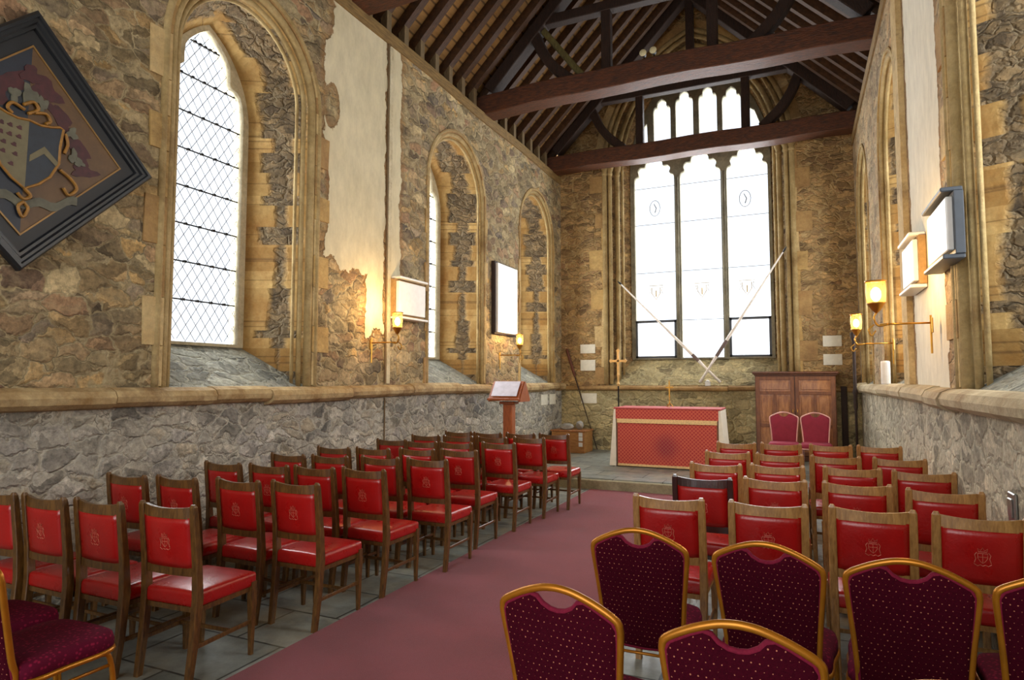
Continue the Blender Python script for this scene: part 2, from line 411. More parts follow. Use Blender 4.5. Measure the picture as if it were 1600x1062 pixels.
# ------------------------------------------------------------------ setting: walls
fL = lambda u, v, w: (XL - w, u, v)          # w grows outward from the room
fR = lambda u, v, w: (XR + w, u, v)
fE = lambda u, v, w: (u, YE + w, v)
ZT = 5.95
WW, WSP, WH, WZ0 = .87, 4.48, .90, 1.53     # opening in the wall face
def side_wall(name, f, mats, ntrim):
    outer = [(-4.5, 0), (YE, 0), (YE, ZT), (-4.5, ZT)]
    ws = (0.6,) + WIN_Y
    holes = [opening(y, WZ0, WSP, WW, WH) for y in ws[1:]]
    me = plate(name, outer, holes, f, 0, .06)
    o = new(name, [mats[0], mats[1], M_rev, M_sill], me=me, kind='structure')
    # split the wall faces at the string course: lower masonry gets its own stone
    bm = bmesh.new(); bm.from_mesh(me)
    r = bmesh.ops.bisect_plane(bm, geom=bm.verts[:] + bm.edges[:] + bm.faces[:], plane_co=(0, 0, 1.5), plane_no=(0, 0, 1))
    for fc in bm.faces:
        if fc.calc_center_median().z < 1.5: fc.material_index = 1
    # splayed reveals and sloping sills behind each opening
    for y in ws[1:]:
        a = opening(y, WZ0, WSP, WW, WH); b = opening(y + .04, 1.95, 4.28, .52, .90)
        va = [bm.verts.new(f(u, v, .05)) for u, v in a]; vb = [bm.verts.new(f(u, v, .70)) for u, v in b]
        n = len(a)
        for i in range(n):
            k = (i + 1) % n; fc = bm.faces.new((va[i], va[k], vb[k], vb[i])); fc.material_index = 3 if k == 0 else 2
    bm.to_mesh(me); bm.free()
    return o
side_wall('wall_left', fL, (M_wl, M_low), 0)
side_wall('wall_right', fR, (M_wr, M_lowr), 0)

# east wall with its gable and the great window
EW, ESP, EH = 1.80, 6.15, 2.62
def roof_z(x): return 6.62 + min(x - (XL - .1), (XR + .1) - x)
ECX = -1.85
outer = [(XL - .1, 0), (XR + .1, 0), (XR + .1, 6.55), (CX, roof_z(CX) - .02), (XL - .1, 6.55)]
me = plate('wall_east', outer, [opening(ECX, 1.50, ESP, EW, EH, 20)], fE, 0, .06)
we = new('wall_east', [M_we, M_wel, M_rev, M_wel], me=me, kind='structure')
bm = bmesh.new(); bm.from_mesh(me)
bmesh.ops.bisect_plane(bm, geom=bm.verts[:] + bm.edges[:] + bm.faces[:], plane_co=(0, 0, 1.42), plane_no=(0, 0, 1))
for fc in bm.faces:
    if fc.calc_center_median().z < 1.42: fc.material_index = 1
IW, ISP, IH = 1.40, 6.1, 2.36
a = opening(ECX, 1.50, ESP, EW, EH, 20); b = opening(-1.82, 2.05, ISP, IW, IH, 20)
va = [bm.verts.new(fE(u, v, .05)) for u, v in a]; vb = [bm.verts.new(fE(u, v, .52)) for u, v in b]
for i in range(len(a)):
    k = (i + 1) % len(a); fc = bm.faces.new((va[i], va[k], vb[k], vb[i])); fc.material_index = 3 if k == 0 else 0
bm.to_mesh(me); bm.free()

# floor, platform
bm = bmesh.new(); bx(bm, XL - .1, XR + .1, -4.5, YE + .1, -.1, 0); new('floor', M_flag, bm=bm, kind='structure')
bm = bmesh.new(); bx(bm, XL, XR, 9.22, YE, -.02, .15, .012); bx(bm, XL, XR, 9.18, 9.4, .09, .152, .01)
M_step = mat_stone('step_stone', '#8c866a', '#aaa384', '#6f6a50')
new('floor_platform', M_flag, bm=bm, kind='structure')
bm = bmesh.new(); bx(bm, XL, XR, 9.10, 9.215, -.02, .135, .01); new('trim_1', M_step, bm=bm, kind='structure')

# roof covering
bm = bmesh.new()
for s in (-1, 1):
    x0 = XL - .55 if s < 0 else XR + .55
    p = [Vector((x0, -4.5, 6.17)), Vector((x0, YE + .1, 6.17)), Vector((CX, YE + .1, roof_z(CX))), Vector((CX, -4.5, roof_z(CX)))]
    q = [v + Vector((0, 0, .06)) for v in p]
    rings(bm, [p, q])
    # flat wall heads and the upstand behind them
    xa, xb = (XL - .02, XL - .62) if s < 0 else (XR + .02, XR + .62)
    bx(bm, min(xa, xb), max(xa, xb), -4.5, YE, 5.88, 5.945)
    xw = XL - .6 if s < 0 else XR + .6
    bx(bm, xw - .03, xw + .03, -4.5, YE, 5.9, 6.3)
new('ceiling', M_board, bm=bm, kind='structure')
for k, s in ((2, -1), (3, 1)):                                  # wall plates
    bm = bmesh.new(); x = XL if s < 0 else XR
    pts = [(x + s * .09, y, 5.99 + .012 * math.sin(y * 1.9)) for y in [i * .5 for i in range(-8, 27)]]
    tube(bm, pts, 0, sq=(.115, .08)); new('trim_%d' % k, M_plate, bm=bm, kind='structure')
# string courses: round-nosed stone roll, a little uneven
def string(name, f, u0, u1, z, m, dz=.0, r=1.0):
    bm = bmesh.new(); rr = random.Random(name); u = u0
    while u < u1 - .01:
        L = min(rr.uniform(.55, 1.3), u1 - u); L = u1 - u if u1 - u - L < .2 else L
        h = rr.uniform(-.01, .01); e = rr.uniform(.9, 1.08)
        prof = [(-.02, .075), (.045, .07), (.10, .045), (.125, .0), (.115, -.045), (.07, -.075), (.03, -.085), (-.02, -.09)]
        n = 5
        rs = []
        for i in range(n + 1):
            uu = u + .004 + (L - .008) * i / n; j = rr.uniform(-.006, .006)
            rs.append([Vector(f(uu, z + h + dz * math.sin(uu) + q * e * r, -p * e * r + j)) for p, q in prof])
        rings(bm, rs); u += L
    return new(name, m, bm=bm, kind='structure', smooth=False)
string('trim_4', fL, -4.0, YE - .01, 1.475, M_string, .008)
string('trim_5', fR, -4.0, YE - .01, 1.475, M_strr, .006)
string('trim_6', fE, XL + .1, XR - .1, 1.44, M_s2, 0, .6)

# sandstone dressings round the openings: quoin blocks, arch stones, and roll mouldings
def dressing(name, f, cu, z0, zs, w, h, seedn, wd=(.10, .30), moul=True, mats=(M_s1, M_s2, M_s3), bh=.34, aw=.16):
    rr = random.Random(seedn); bm = bmesh.new()
    for s in (-1, 1):
        z = z0 + .02; big = rr.random() < .5
        while z < zs - .05:
            H = min(bh * rr.uniform(.75, 1.25), zs - z); H = zs - z if zs - z - H < .12 else H
            d = (wd[1] if big else wd[0]) * rr.uniform(.8, 1.2); big = not big
            u0, u1 = sorted((cu + s * (w - .005), cu + s * (w + d)))
            j = lambda: rr.uniform(-.015, .015)
            poly = [(u0 + (j() if s < 0 else 0), z + .004), (u1 + (j() if s > 0 else 0), z + .004), (u1 + (j() if s > 0 else 0), z + H - .004), (u0 + (j() if s < 0 else 0), z + H - .004)]
            prism(bm, poly, f, .05, -.012 - rr.uniform(0, .006), rr.randrange(3)); z += H
    P = arch(cu, zs, w - .005, h, 16); Q = arch(cu, zs, w + aw, h + aw * 1.05, 16)
    i = 0
    while i < len(P) - 1:
        k = min(i + 3, len(P) - 1)
        poly = P[i:k + 1] + Q[i:k + 1][::-1]
        prism(bm, poly, f, .05, -.013 - rr.uniform(0, .005), rr.randrange(3)); i = k
    new(name, list(mats), bm=bm, kind='structure')
def mouldings(name, f, cu, z0, zs, w, h, specs, mat):
    bm = bmesh.new()
    for off, r, dep in specs:
        path = [(cu - w - off, z0)] + [(cu - w - off, z0 + (zs - z0) * k / 6) for k in range(1, 6)] + arch(cu, zs, w + off, h + off, 16) + [(cu + w + off, z0 + (zs - z0) * k / 6) for k in range(5, -1, -1)]
        tube(bm, [f(u, v, dep) for u, v in path], r, 10, up=tuple(Vector(f(0, 0, 1)) - Vector(f(0, 0, 0))))
    new(name, mat, bm=bm, kind='structure', smooth=True)
tn = 10
for f in (fL, fR):
    for i, y in enumerate(WIN_Y):
        dressing('trim_%d' % tn, f, y, WZ0, WSP, WW, WH, tn, ((.05, .2) if f is fL else (.1, .3)) if i == 0 else (.03, .08), aw=.05); tn += 1
        mouldings('trim_%d' % tn, f, y, WZ0 + .01, WSP, WW, WH, [(.045, .03, .0), (-.03, .042, .03), (-.11, .026, .075), (-.16, .018, .12)] if i == 0 else [(.03, .02, .0), (-.02, .032, .03), (-.08, .02, .075)], M_mol); tn += 1
dressing('trim_%d' % tn, fE, ECX, 1.5, ESP, EW, EH, 99, (.12, .32), bh=.42, aw=.25); tn += 1
mouldings('trim_%d' % tn, fE, ECX, 1.52, ESP, EW, EH, [(.04, .05, .0), (-.06, .045, .05), (-.19, .05, .17), (-.28, .03, .26)], M_mol); tn += 1
# capitals of the east window shafts
bm = bmesh.new()
for s in (-1, 1):
    for off, dep in ((.04, 0), (-.06, .05), (-.19, .17)):
        x = ECX + s * (EW + off); lathe(bm, [(.05, 5.98), (.065, 6.02), (.05, 6.05), (.085, 6.15), (.09, 6.2), (.05, 6.22)], (x, YE + dep, 0), 12)
new('trim_%d' % tn, M_mol, bm=bm, kind='structure', smooth=True); tn += 1
# shallow offset of the left wall with its conduit
bm = bmesh.new(); tube(bm, [(XL + .012, 6.53, z) for z in (1.56, 3, 4.5, 5.9)], .011, 8); tube(bm, [(XL + .012, 6.53, z) for z in (0.02, .7, 1.385)], .009, 8)
new('trim_%d' % tn, mat_flat('conduit', '#6b5638', .7), bm=bm, kind='structure'); tn += 1
for f, y0, y1, m in ((fL, 6.55, 6.62, M_sp), (fR, 7.12, 7.45, M_s3)):
    bm = bmesh.new(); prism(bm, [(y0, 1.56), (y1, 1.56), (y1, 5.88), (y0, 5.88)], f, .02, -.02 if f is fL else -.05); new('trim_%d' % tn, m, bm=bm, kind='structure'); tn += 1

# ------------------------------------------------------------------ side windows
def lancet(n, f, y):
    root = empty('window_%d' % n, f(y, 1.95, .72), kind='structure')
    inv = root.location
    g = lambda u, v, w: tuple(Vector(f(u, v, w)) - inv)
    cu = y + .04
    outer = opening(cu, 1.94, 4.28, .53, .92); hole = opening(cu, 1.97, 4.30, .46, .84, 16, cusps=(.24, .76), depth=.2, cw=.05)
    me = plate('window_frame', outer, [hole], g, .66, .80); new('window_frame', M_sp, root, me=me)
    me = plate('pane', opening(cu, 1.96, 4.3, .48, .86), [], g, .735, .741); new('pane', M_glass, root, me=me)
    # diamond leading, clipped to the light
    bm = bmesh.new()
    w = .46
    def top(u):
        best = 1.97
        x = abs(u - cu)
        if x >= w: return best
        Rr = (w * w + .84 ** 2) / (2 * w); return 4.30 + math.sqrt(max(0, Rr * Rr - (x + Rr - w) ** 2))
    for s in (-1, 1):
        k = -4.5
        while k < 5:
            # line v = 1.97 + (s*(u-cu)*1.45) + offset
            pts = []
            for i in range(41):
                u = cu - w + 2 * w * i / 40; v = 3.5 + k * .8 + s * (u - cu) * 1.45
                if 1.97 < v < top(u) - .01: pts.append((u, v))
            if len(pts) > 1: tube(bm, [g(pts[0][0], pts[0][1], .728), g(pts[-1][0], pts[-1][1], .728)], .0035, 4)
            k += .2
    new('leading', M_lead, root, bm=bm)
    for k in range(8):
        z = 2.38 + .37 * k
        if z > 4.98: break
        hw = .455 if z < 4.3 else .455 * (1 - ((z - 4.3) / .9) ** 1.6)
        bm = bmesh.new(); tube(bm, [g(cu - hw, z, .715), g(cu + hw, z, .715)], .008, 6)
        for t in (-.7, -.35, 0, .35, .7): box(bm, g(cu + t * hw, z, .715), (.026, .026, .026))
        new('saddle_bar', M_iron, root, bm=bm)
    return root
for i, y in enumerate(WIN_Y):
    lancet(i + 1, fL, y); lancet(i + 4, fR, y)

# ------------------------------------------------------------------ east window
root = empty('window_7', (-1.82, YE + .5, 2.05), kind='structure'); inv = root.location
gE = lambda u, v, w: tuple(Vector(fE(u, v, w)) - inv)
lights = [(-3.16, -2.30), (-2.19, -1.36), (-1.25, -.46)]
holes = []
for x0, x1 in lights:
    c = (x0 + x1) / 2; w = (x1 - x0) / 2
    holes.append(opening(c, 2.07, 5.86, w, .52, 20, cusps=(.14, .32, .68, .86), depth=.17, cw=.035))
for c, zt in ((-2.54, 7.66), (-2.07, 7.76), (-1.59, 7.76), (-1.12, 7.66)):
    holes.append(opening(c, 6.62, zt - .30, .185, .30, 14, cusps=(.25, .75), depth=.24, cw=.055))
holes.append([(-3.08, 6.52), (-3.06, 6.75), (-2.97, 7.1), (-2.86, 7.2), (-2.84, 6.52)])
holes.append([(-.82, 6.52), (-.80, 7.2), (-.68, 7.1), (-.56, 6.75), (-.55, 6.52)])
for c, z, r in ((-2.03, 7.99, .11), (-1.63, 7.99, .14), (-2.31, 7.80, .03), (-1.83, 7.84, .03), (-1.36, 7.80, .03), (-2.33, 6.38, .03), (-2.14, 6.40, .03), (-1.40, 6.40, .03), (-1.22, 6.38, .03), (-2.31, 6.5, .03), (-1.3, 6.52, .03)):
    holes.append([(c + r * (1 + .22 * math.cos(4 * t)) * math.cos(t), z + r * (1 + .22 * math.cos(4 * t)) * math.sin(t)) for t in [2 * PI * k / 20 for k in range(20)]])
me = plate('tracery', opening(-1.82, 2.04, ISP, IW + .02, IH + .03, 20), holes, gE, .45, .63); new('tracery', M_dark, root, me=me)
bm = bmesh.new()
for x in (-2.245, -1.305):
    tube(bm, [gE(x, z, .44) for z in (2.06, 4, 5.9)], .035, 8)
new('mullion_shaft', M_dark, root, bm=bm, smooth=True)
me = plate('pane', opening(-1.82, 2.06, ISP, IW, IH, 20), [], gE, .548, .554); new('pane', M_glass, root, me=me)
for x0, x1 in (lights[0], lights[2]):
    bm = bmesh.new()
    x0 -= 0; x1 += 0
    for a, b, c_, d in ((x0, x1, 2.82, 2.87), (x0, x1, 2.07, 2.11), (x0, x0 + .045, 2.07, 2.87), (x1 - .045, x1, 2.07, 2.87)):
        prism(bm, [(a, c_), (b, c_), (b, d), (a, d)], gE, .46, .54)
    new('casement_frame', M_slate, root, bm=bm)
for x0, x1 in lights:
    for z in (2.86, 3.9, 4.95, 5.75):
        if z < 3 and x0 != lights[1][0]: continue
        bm = bmesh.new(); tube(bm, [gE(x0, z, .535), gE(x1, z, .535)], .006, 6); new('saddle_bar', M_lead, root, bm=bm)
# small painted shields in the lights
M_paint = mat_flat('painted_glass', '#b59a5c', .6); M_paintr = mat_flat('painted_glass_red', '#a0554a', .6)
for c in (-2.73, -1.78, -.9):
    bm = bmesh.new()
    tube(bm, [gE(c - .15, 3.62, .54), gE(c + .15, 3.62, .54)], .006, 6)
    tube(bm, [gE(c + p, q, .54) for p, q in ((-.09, 3.58), (-.09, 3.46), (0, 3.32), (.09, 3.46), (.09, 3.58))], .008, 6)
    tube(bm, [gE(c, 3.52, .54), gE(c, 3.38, .54)], .012, 6)
    for sg in (-1, 1): tube(bm, [gE(c + sg * .13, 3.6, .54), gE(c + sg * .11, 3.5, .54), gE(c + sg * .15, 3.44, .54)], .005, 5)
    new('painted_shield', M_paint, root, bm=bm)
for c in (-2.73, -.9):
    bm = bmesh.new(); tube(bm, [gE(c + .11 * math.cos(t), 5.3 + .17 * math.sin(t), .54) for t in [2 * PI * k / 16 for k in range(16)]], .007, 5, closed=True, up=(0, 1, 0))
    tube(bm, [gE(c, 5.2, .54), gE(c + .03, 5.3, .54), gE(c - .02, 5.4, .54)], .012, 5); new('painted_roundel', M_lead, root, bm=bm)

# ------------------------------------------------------------------ roof timbers
NTH = ['', 'first', 'second', 'third', 'fourth', 'fifth', 'sixth', 'seventh', 'eighth', 'ninth', 'tenth', 'eleventh', 'twelfth']
def rafter_side(s):
    root = empty('rafter', label='x')
    bm = bmesh.new(); x0 = (XL - .32) if s < 0 else (XR + .32)
    p = [(x0, 0, roof_z(x0) - .105), (CX + s * .085, 0, roof_z(CX) - .19)]
    tube(bm, p, 0, sq=(.055, .07)); new('rafter_timber', M_raft, root, bm=bm)
    bm = bmesh.new(); xp = XL - .13 if s < 0 else XR + .13
    bx(bm, xp - .05, xp + .05, -.05, .05, 5.945, roof_z(xp) - .14); new('ashlar_post', M_ash, root, bm=bm)
    return root
for s in (-1, 1):
    proto = None; y = 2.2; last = None; cnt = 0
    side = 'left' if s < 0 else 'right'
    while y < YE - .1:
        if proto is None: o = proto = rafter_side(s)
        else: o = copy_tree(proto)
        o.location = (0, y, 0)
        bays = [(5.93, 'before the nearest truss'), (9.4, 'between nearest and middle truss'), (12.6, 'between middle and furthest truss'), (99, 'against the end wall')]
        bay = [b for yy, b in bays if y < yy][0]; cnt = cnt + 1 if bay == last else 1; last = bay
        tag(o, 'oak rafter on the %s slope, %s %s' % (side, NTH[cnt], bay), 'rafter', 'common rafters on the %s slope' % side)
        y += .405
bm = bmesh.new(); bx(bm, CX - .07, CX + .07, -4.4, YE - .01, roof_z(CX) - .38, roof_z(CX) - .16)
tag(new('ridge_beam', M_beamd, bm=bm), 'long dark ridge beam under the roof apex', 'beam')
def curve2(a, b, bend, n=8):
    a, b = Vector(a), Vector(b); d = (b - a); nrm = Vector((-d.z, 0, d.x)).normalized()
    return [a + d * (i / n) + nrm * bend * math.sin(PI * i / n) for i in range(n + 1)]
def truss(y, label, posts, zc, king=False, extra=False, cz=.0):
    t = empty('roof_truss', (0, y, 6.05), label=label, cat='roof truss')
    Z = 6.05
    def part(name, m, pts, sq, bend=None, lab=None):
        bm = bmesh.new(); tube(bm, [Vector(p) - Vector((0, 0, Z)) for p in pts], 0, sq=sq, up=(0, 1, 0)); bmesh.ops.bevel(bm, geom=bm.edges[:], offset=.012, segments=1, affect='EDGES')
        o = new(name, m, t, bm=bm)
        if lab: o['label'] = lab
        return o
    xs = [XL - .2 + (XR - XL + .4) * i / 12 for i in range(13)]
    part('tie_beam', M_beam, [(x, 0, 6.21 + .09 * math.sin(PI * i / 12) * cz + .012 * math.sin(x * 3)) for i, x in enumerate(xs)], (.16, .17))
    top = roof_z(CX)
    for s in (-1, 1):
        x0 = XL + .05 if s < 0 else XR - .05
        part('principal_rafter', M_beamd, [(x0, 0, roof_z(x0) - .29), (CX - s * -.06, 0, top - .29)], (.1, .12))
    for x in posts: part('queen_post', M_beamd, [(x, 0, 6.34), (x, 0, zc + .02)], (.075, .075))
    xa = XL + (zc - 6.05) - .55; 
    part('collar_beam', M_beamd, [(xa, 0, zc + .08), (XL + XR - xa, 0, zc + .08)], (.08, .085))
    for s in (-1, 1):
        a = (CX + s * 2.02, 0, zc + .04); b = (CX + s * 1.32, 0, 6.36)
        part('curved_brace', M_beamd, curve2(a, b, .12 * s), (.08, .1))
    if king: part('king_post', M_beamd, [(-1.80, 0, zc + .1), (-1.80, 0, top - .3)], (.075, .075))
    if extra:
        part('straight_brace', M_moss, [(-3.70, .02, zc - .02), (-2.95, .02, 6.36)], (.05, .06), lab='pale greenish straight brace')
    return t
truss(5.93, 'nearest oak roof truss, its tie beam crossing the top left corner', (-2.61, -1.02), 7.38, extra=True)
tb = truss(9.4, 'middle oak roof truss carrying two small round spotlights', (-2.61, -1.02), 7.38, extra=True, cz=.6)
truss(12.6, 'furthest oak roof truss crossing in front of the great window', (-2.82, -.79), 7.37, king=True)

# ------------------------------------------------------------------ carpet
bm = bmesh.new(); bx(bm, -2.835, -1.02, -3.5, 9.09, 0.0005, .007, .002)
tag(new('aisle_carpet', M_carpet, bm=bm), 'long dusty red carpet runner down the central aisle', 'carpet')

# ------------------------------------------------------------------ wooden chairs
def wood_chair(wm, name='wooden_chair'):
    t = empty(name)
    def post(s):
        bm = bmesh.new()
        pts = [(s * .180, -.232, 0), (s * .183, -.205, .22), (s * .185, -.190, .44), (s * .185, -.200, .62), (s * .185, -.232, .90), (s * .185, -.236, .925), (s * .185, -.238, .94)]
        hw = [(.017, .018), (.019, .021), (.021, .024), (.020, .020), (.0185, .0165), (.017, .015), (.010, .009)]
        rings(bm, [[Vector(p) + Vector((a * w, b * d, 0)) for a, b in ((-1, -1), (1, -1), (1, 1), (-1, 1))] for p, (w, d) in zip(pts, hw)])
        bmesh.ops.bevel(bm, geom=[e for e in bm.edges if abs((e.verts[0].co - e.verts[1].co).z) > .01], offset=.004, segments=1, affect='EDGES')
        return bm
    def fleg(s):
        bm = bmesh.new()
        rings(bm, [[Vector((s * (.19 + dx), .20, z)) + Vector((a * w, b * w, 0)) for a, b in ((-1, -1), (1, -1), (1, 1), (-1, 1))] for z, w, dx in ((0, .012, .0), (.2, .015, 0), (.33, .019, 0), (.42, .02, 0))])
        bmesh.ops.bevel(bm, geom=[e for e in bm.edges if abs((e.verts[0].co - e.verts[1].co).z) > .01], offset=.003, segments=1, affect='EDGES')
        return bm
    for s in (-1, 1): new('leg', wm, t, bm=post(s)); new('leg', wm, t, bm=fleg(s))
    # curved top rail, dipping between the two ears
    bm = bmesh.new(); rs = []
    for i in range(11):
        u = -1 + .2 * i; x = .172 * u; dy = -.222 - .022 * (1 - u * u); zt = .925 - .012 * (1 - u * u); zb = .862
        rs.append([Vector((x, dy - .014, zb)), Vector((x, dy + .012, zb)), Vector((x, dy + .009, zt)), Vector((x, dy - .012, zt + .001))])
    rings(bm, rs); new('top_rail', wm, t, bm=bm, smooth=False)
    bm = bmesh.new(); rs = []
    for i in range(9):
        u = -1 + .25 * i; x = .172 * u; dy = -.198 - .012 * (1 - u * u)
        rs.append([Vector((x, dy - .011, .555)), Vector((x, dy + .011, .555)), Vector((x, dy + .011, .60)), Vector((x, dy - .011, .60))])
    rings(bm, rs); new('lower_rail', wm, t, bm=bm)
    # leather back panel, curved and padded
    bm = bmesh.new(); nx, nz = 10, 8
    def gp(i, j, sgn):
        u = -1 + 2 * i / nx; v = j / nz; x = .167 * u; z = .597 + .27 * v
        y = -.199 - .03 * v - .016 * (1 - u * u); pad = .012 + .008 * (1 - u ** 6) * (1 - (2 * v - 1) ** 6)
        return Vector((x, y + sgn * pad * (.75 if sgn < 0 else 1.1), z))
    F = {}
    for sgn in (-1, 1):
        for i in range(nx + 1):
            for j in range(nz + 1): F[sgn, i, j] = bm.verts.new(gp(i, j, sgn))
        for i in range(nx):
            for j in range(nz): bm.faces.new((F[sgn, i, j], F[sgn, i + 1, j], F[sgn, i + 1, j + 1], F[sgn, i, j + 1]))
    for i in range(nx):
        for j in (0, nz): bm.faces.new((F[-1, i, j], F[-1, i + 1, j], F[1, i + 1, j], F[1, i, j]))
    for j in range(nz):
        for i in (0, nx): bm.faces.new((F[-1, i, j], F[-1, i, j + 1], F[1, i, j + 1], F[1, i, j]))
    bp = new('backrest', M_leather, t, bm=bm, smooth=True)
    # stamped crest on the rear of the leather
    bm = bmesh.new()
    fy = lambda z: -.199 - .03 * ((z - .597) / .27) - .016 - .0155
    fc = lambda u, v, w: (u, fy(v) - w, v)
    def stroke(pts, r): tube(bm, [fc(u, v, .0005) for u, v in pts], r, 5, up=(0, 1, 0))
    z0 = .735
    stroke([(-.020, z0 + .018), (-.020, z0 - .006), (-.010, z0 - .022), (0, z0 - .030), (.010, z0 - .022), (.020, z0 - .006), (.020, z0 + .018), (-.020, z0 + .018)], .0016)
    stroke([(0, z0 + .018), (0, z0 - .028)], .0014); stroke([(-.02, z0), (.02, z0)], .0014)
    stroke([(-.017, z0 + .026), (-.020, z0 + .042), (-.008, z0 + .032), (0, z0 + .047), (.008, z0 + .032), (.020, z0 + .042), (.017, z0 + .026), (-.017, z0 + .026)], .0016)
    for s in (-1, 1):
        stroke([(s * .024, z0 + .022), (s * .033, z0 + .010), (s * .028, z0 - .008), (s * .034, z0 - .028)], .002)
        stroke([(s * .036, z0 - .034), (s * .022, z0 - .044), (s * .010, z0 - .038), (0, z0 - .044)], .0018)
    new('crest', M_crest, bp, bm=bm)
    # padded leather seat
    bm = bmesh.new(); bx(bm, -.203, .203, -.205, .228, .388, .472, .026, seg=3)
    bmesh.ops.subdivide_edges(bm, edges=[e for e in bm.edges if e.calc_length() > .3], cuts=5, use_grid_fill=True)
    for v in bm.verts:
        if v.co.z > .45: v.co.z += .014 * (1 - (v.co.x / .21) ** 2) * (1 - (v.co.y / .23) ** 2)
        v.co.x *= 1 - .05 * (.2 - v.co.y) / .4
    new('seat', M_leather, t, bm=bm, smooth=True)
    bm = bmesh.new(); bx(bm, -.18, .18, .18, .2, .365, .392); bx(bm, -.18, .18, -.2, -.18, .365, .392); bx(bm, -.19, -.172, -.2, .2, .365, .392); bx(bm, .172, .19, -.2, .2, .365, .392)
    new('seat_frame', wm, t, bm=bm)
    for s in (-1, 1):
        bm = bmesh.new(); box(bm, (s * .188, -.005, .19), (.014, .41, .024), .003); new('stretcher', wm, t, bm=bm)
    bm = bmesh.new(); box(bm, (0, .04, .192), (.37, .014, .022), .003); new('stretcher', wm, t, bm=bm)
    return t
ORD = ['nearest', 'second', 'third', 'fourth', 'fifth', 'sixth', 'seventh', 'eighth']
LX = {0: [-3.12, -3.55, -3.92, -4.33], 1: [-3.01, -3.44, -3.92, -4.35], 2: [-2.99, -3.40, -3.79, -4.28], 3: [-2.89, -3.33, -3.80, -4.22],
      4: [-2.99, -3.40, -3.77, -4.16], 5: [-2.94, -3.35, -3.76, -4.19], 6: [-2.88, -3.31, -3.74, -4.16], 7: [-2.79, -3.20, -3.61, -4.06]}
LY = {0: [2.40, 2.31, 2.27, 2.24], 1: [3.25, 3.18, 3.09, 3.02], 2: [3.95, 3.89, 3.84, 3.79], 3: [4.68, 4.62, 4.52, 4.46],
      4: [5.42, 5.33, 5.20, 5.12], 5: [6.20, 6.04, 6.00, 6.05], 6: [6.92, 6.80, 6.74, 6.70], 7: [7.50, 7.42, 7.34, 7.34]}
RX = [[-.70, -.18, .33, .80], [-.62, -.16, .33, .79], [-.63, -.17, .355, .82], [-.63, -.18, .27, .77], [-.64, -.20, .28, .73]]
RY = [[3.73, 3.76, 3.83, 3.84], [4.58, 4.69, 4.71, 4.62], [5.37, 5.46, 5.56, 5.51], [6.30, 6.30, 6.32, 6.36], [7.27, 7.34, 7.41, 7.46]]
protoA = wood_chair(M_cw); protoB = wood_chair(M_cwg); protoD = None
SEATL = ['on the carpet edge', 'second from the carpet', 'third from the carpet', 'beside the wall']
SEATR = ['on the carpet edge', 'second from the carpet', 'third from the carpet', 'beside the wall']
for L in list(LX.values()):
    for i in range(4): L[i] -= .025
    for i in range(1, 4): L[i] = min(L[i], L[i - 1] - .424)
usedA = usedB = False
cr = random.Random(3)
for r in range(8):
    for c in range(4):
        if not usedA: o = protoA; usedA = True
        else: o = copy_tree(protoA)
        o.location = (LX[r][c], LY[r][c] + .24, 0); o.rotation_euler[2] = R(cr.uniform(-1.2, 1.2) + (4 if r == 0 and c == 0 else 0))
        tag(o, 'red leather wooden chair, left block, %s row from camera, %s' % (ORD[r], SEATL[c]), 'chair', 'red leather chairs of the left block')
for r in range(5):
    for c in range(4):
        if r == 1 and c == 0:
            o = wood_chair(M_cwd)
            tag(o, 'red leather chair with very dark frame, right block, on the carpet edge', 'chair', 'red leather chairs of the right block')
        else:
            if not usedB: o = protoB; usedB = True
            else: o = copy_tree(protoB)
            tag(o, 'red leather golden oak chair, right block, %s row from camera, %s' % (ORD[r], SEATR[c]), 'chair', 'red leather chairs of the right block')
        o.location = (RX[r][c], RY[r][c] + .24, 0); o.rotation_euler[2] = R(cr.uniform(-2.5, 2.5))
        if c == 3: o.rotation_euler[2] = R(cr.uniform(-1.5, 0))

# ------------------------------------------------------------------ banquet chairs
def smooth_closed(pts, n=4):
    o = []; m = len(pts)
    for i in range(m):
        p0, p1, p2, p3 = [Vector(pts[(i + k - 1) % m]) for k in range(4)]
        for k in range(n):
            t = k / n; o.append(.5 * ((2 * p1) + (p2 - p0) * t + (2 * p0 - 5 * p1 + 4 * p2 - p3) * t * t + (3 * p1 - p0 - 3 * p2 + p3) * t ** 3))
    return o
def smooth_open(pts, n=5):
    P = [Vector(p) for p in pts]; P = [P[0] * 2 - P[1]] + P + [P[-1] * 2 - P[-2]]; o = []
    for i in range(1, len(P) - 2):
        p0, p1, p2, p3 = P[i - 1:i + 3]
        for k in range(n):
            t = k / n; o.append(.5 * ((2 * p1) + (p2 - p0) * t + (2 * p0 - 5 * p1 + 4 * p2 - p3) * t * t + (3 * p1 - p0 - 3 * p2 + p3) * t ** 3))
    return o + [P[-2]]
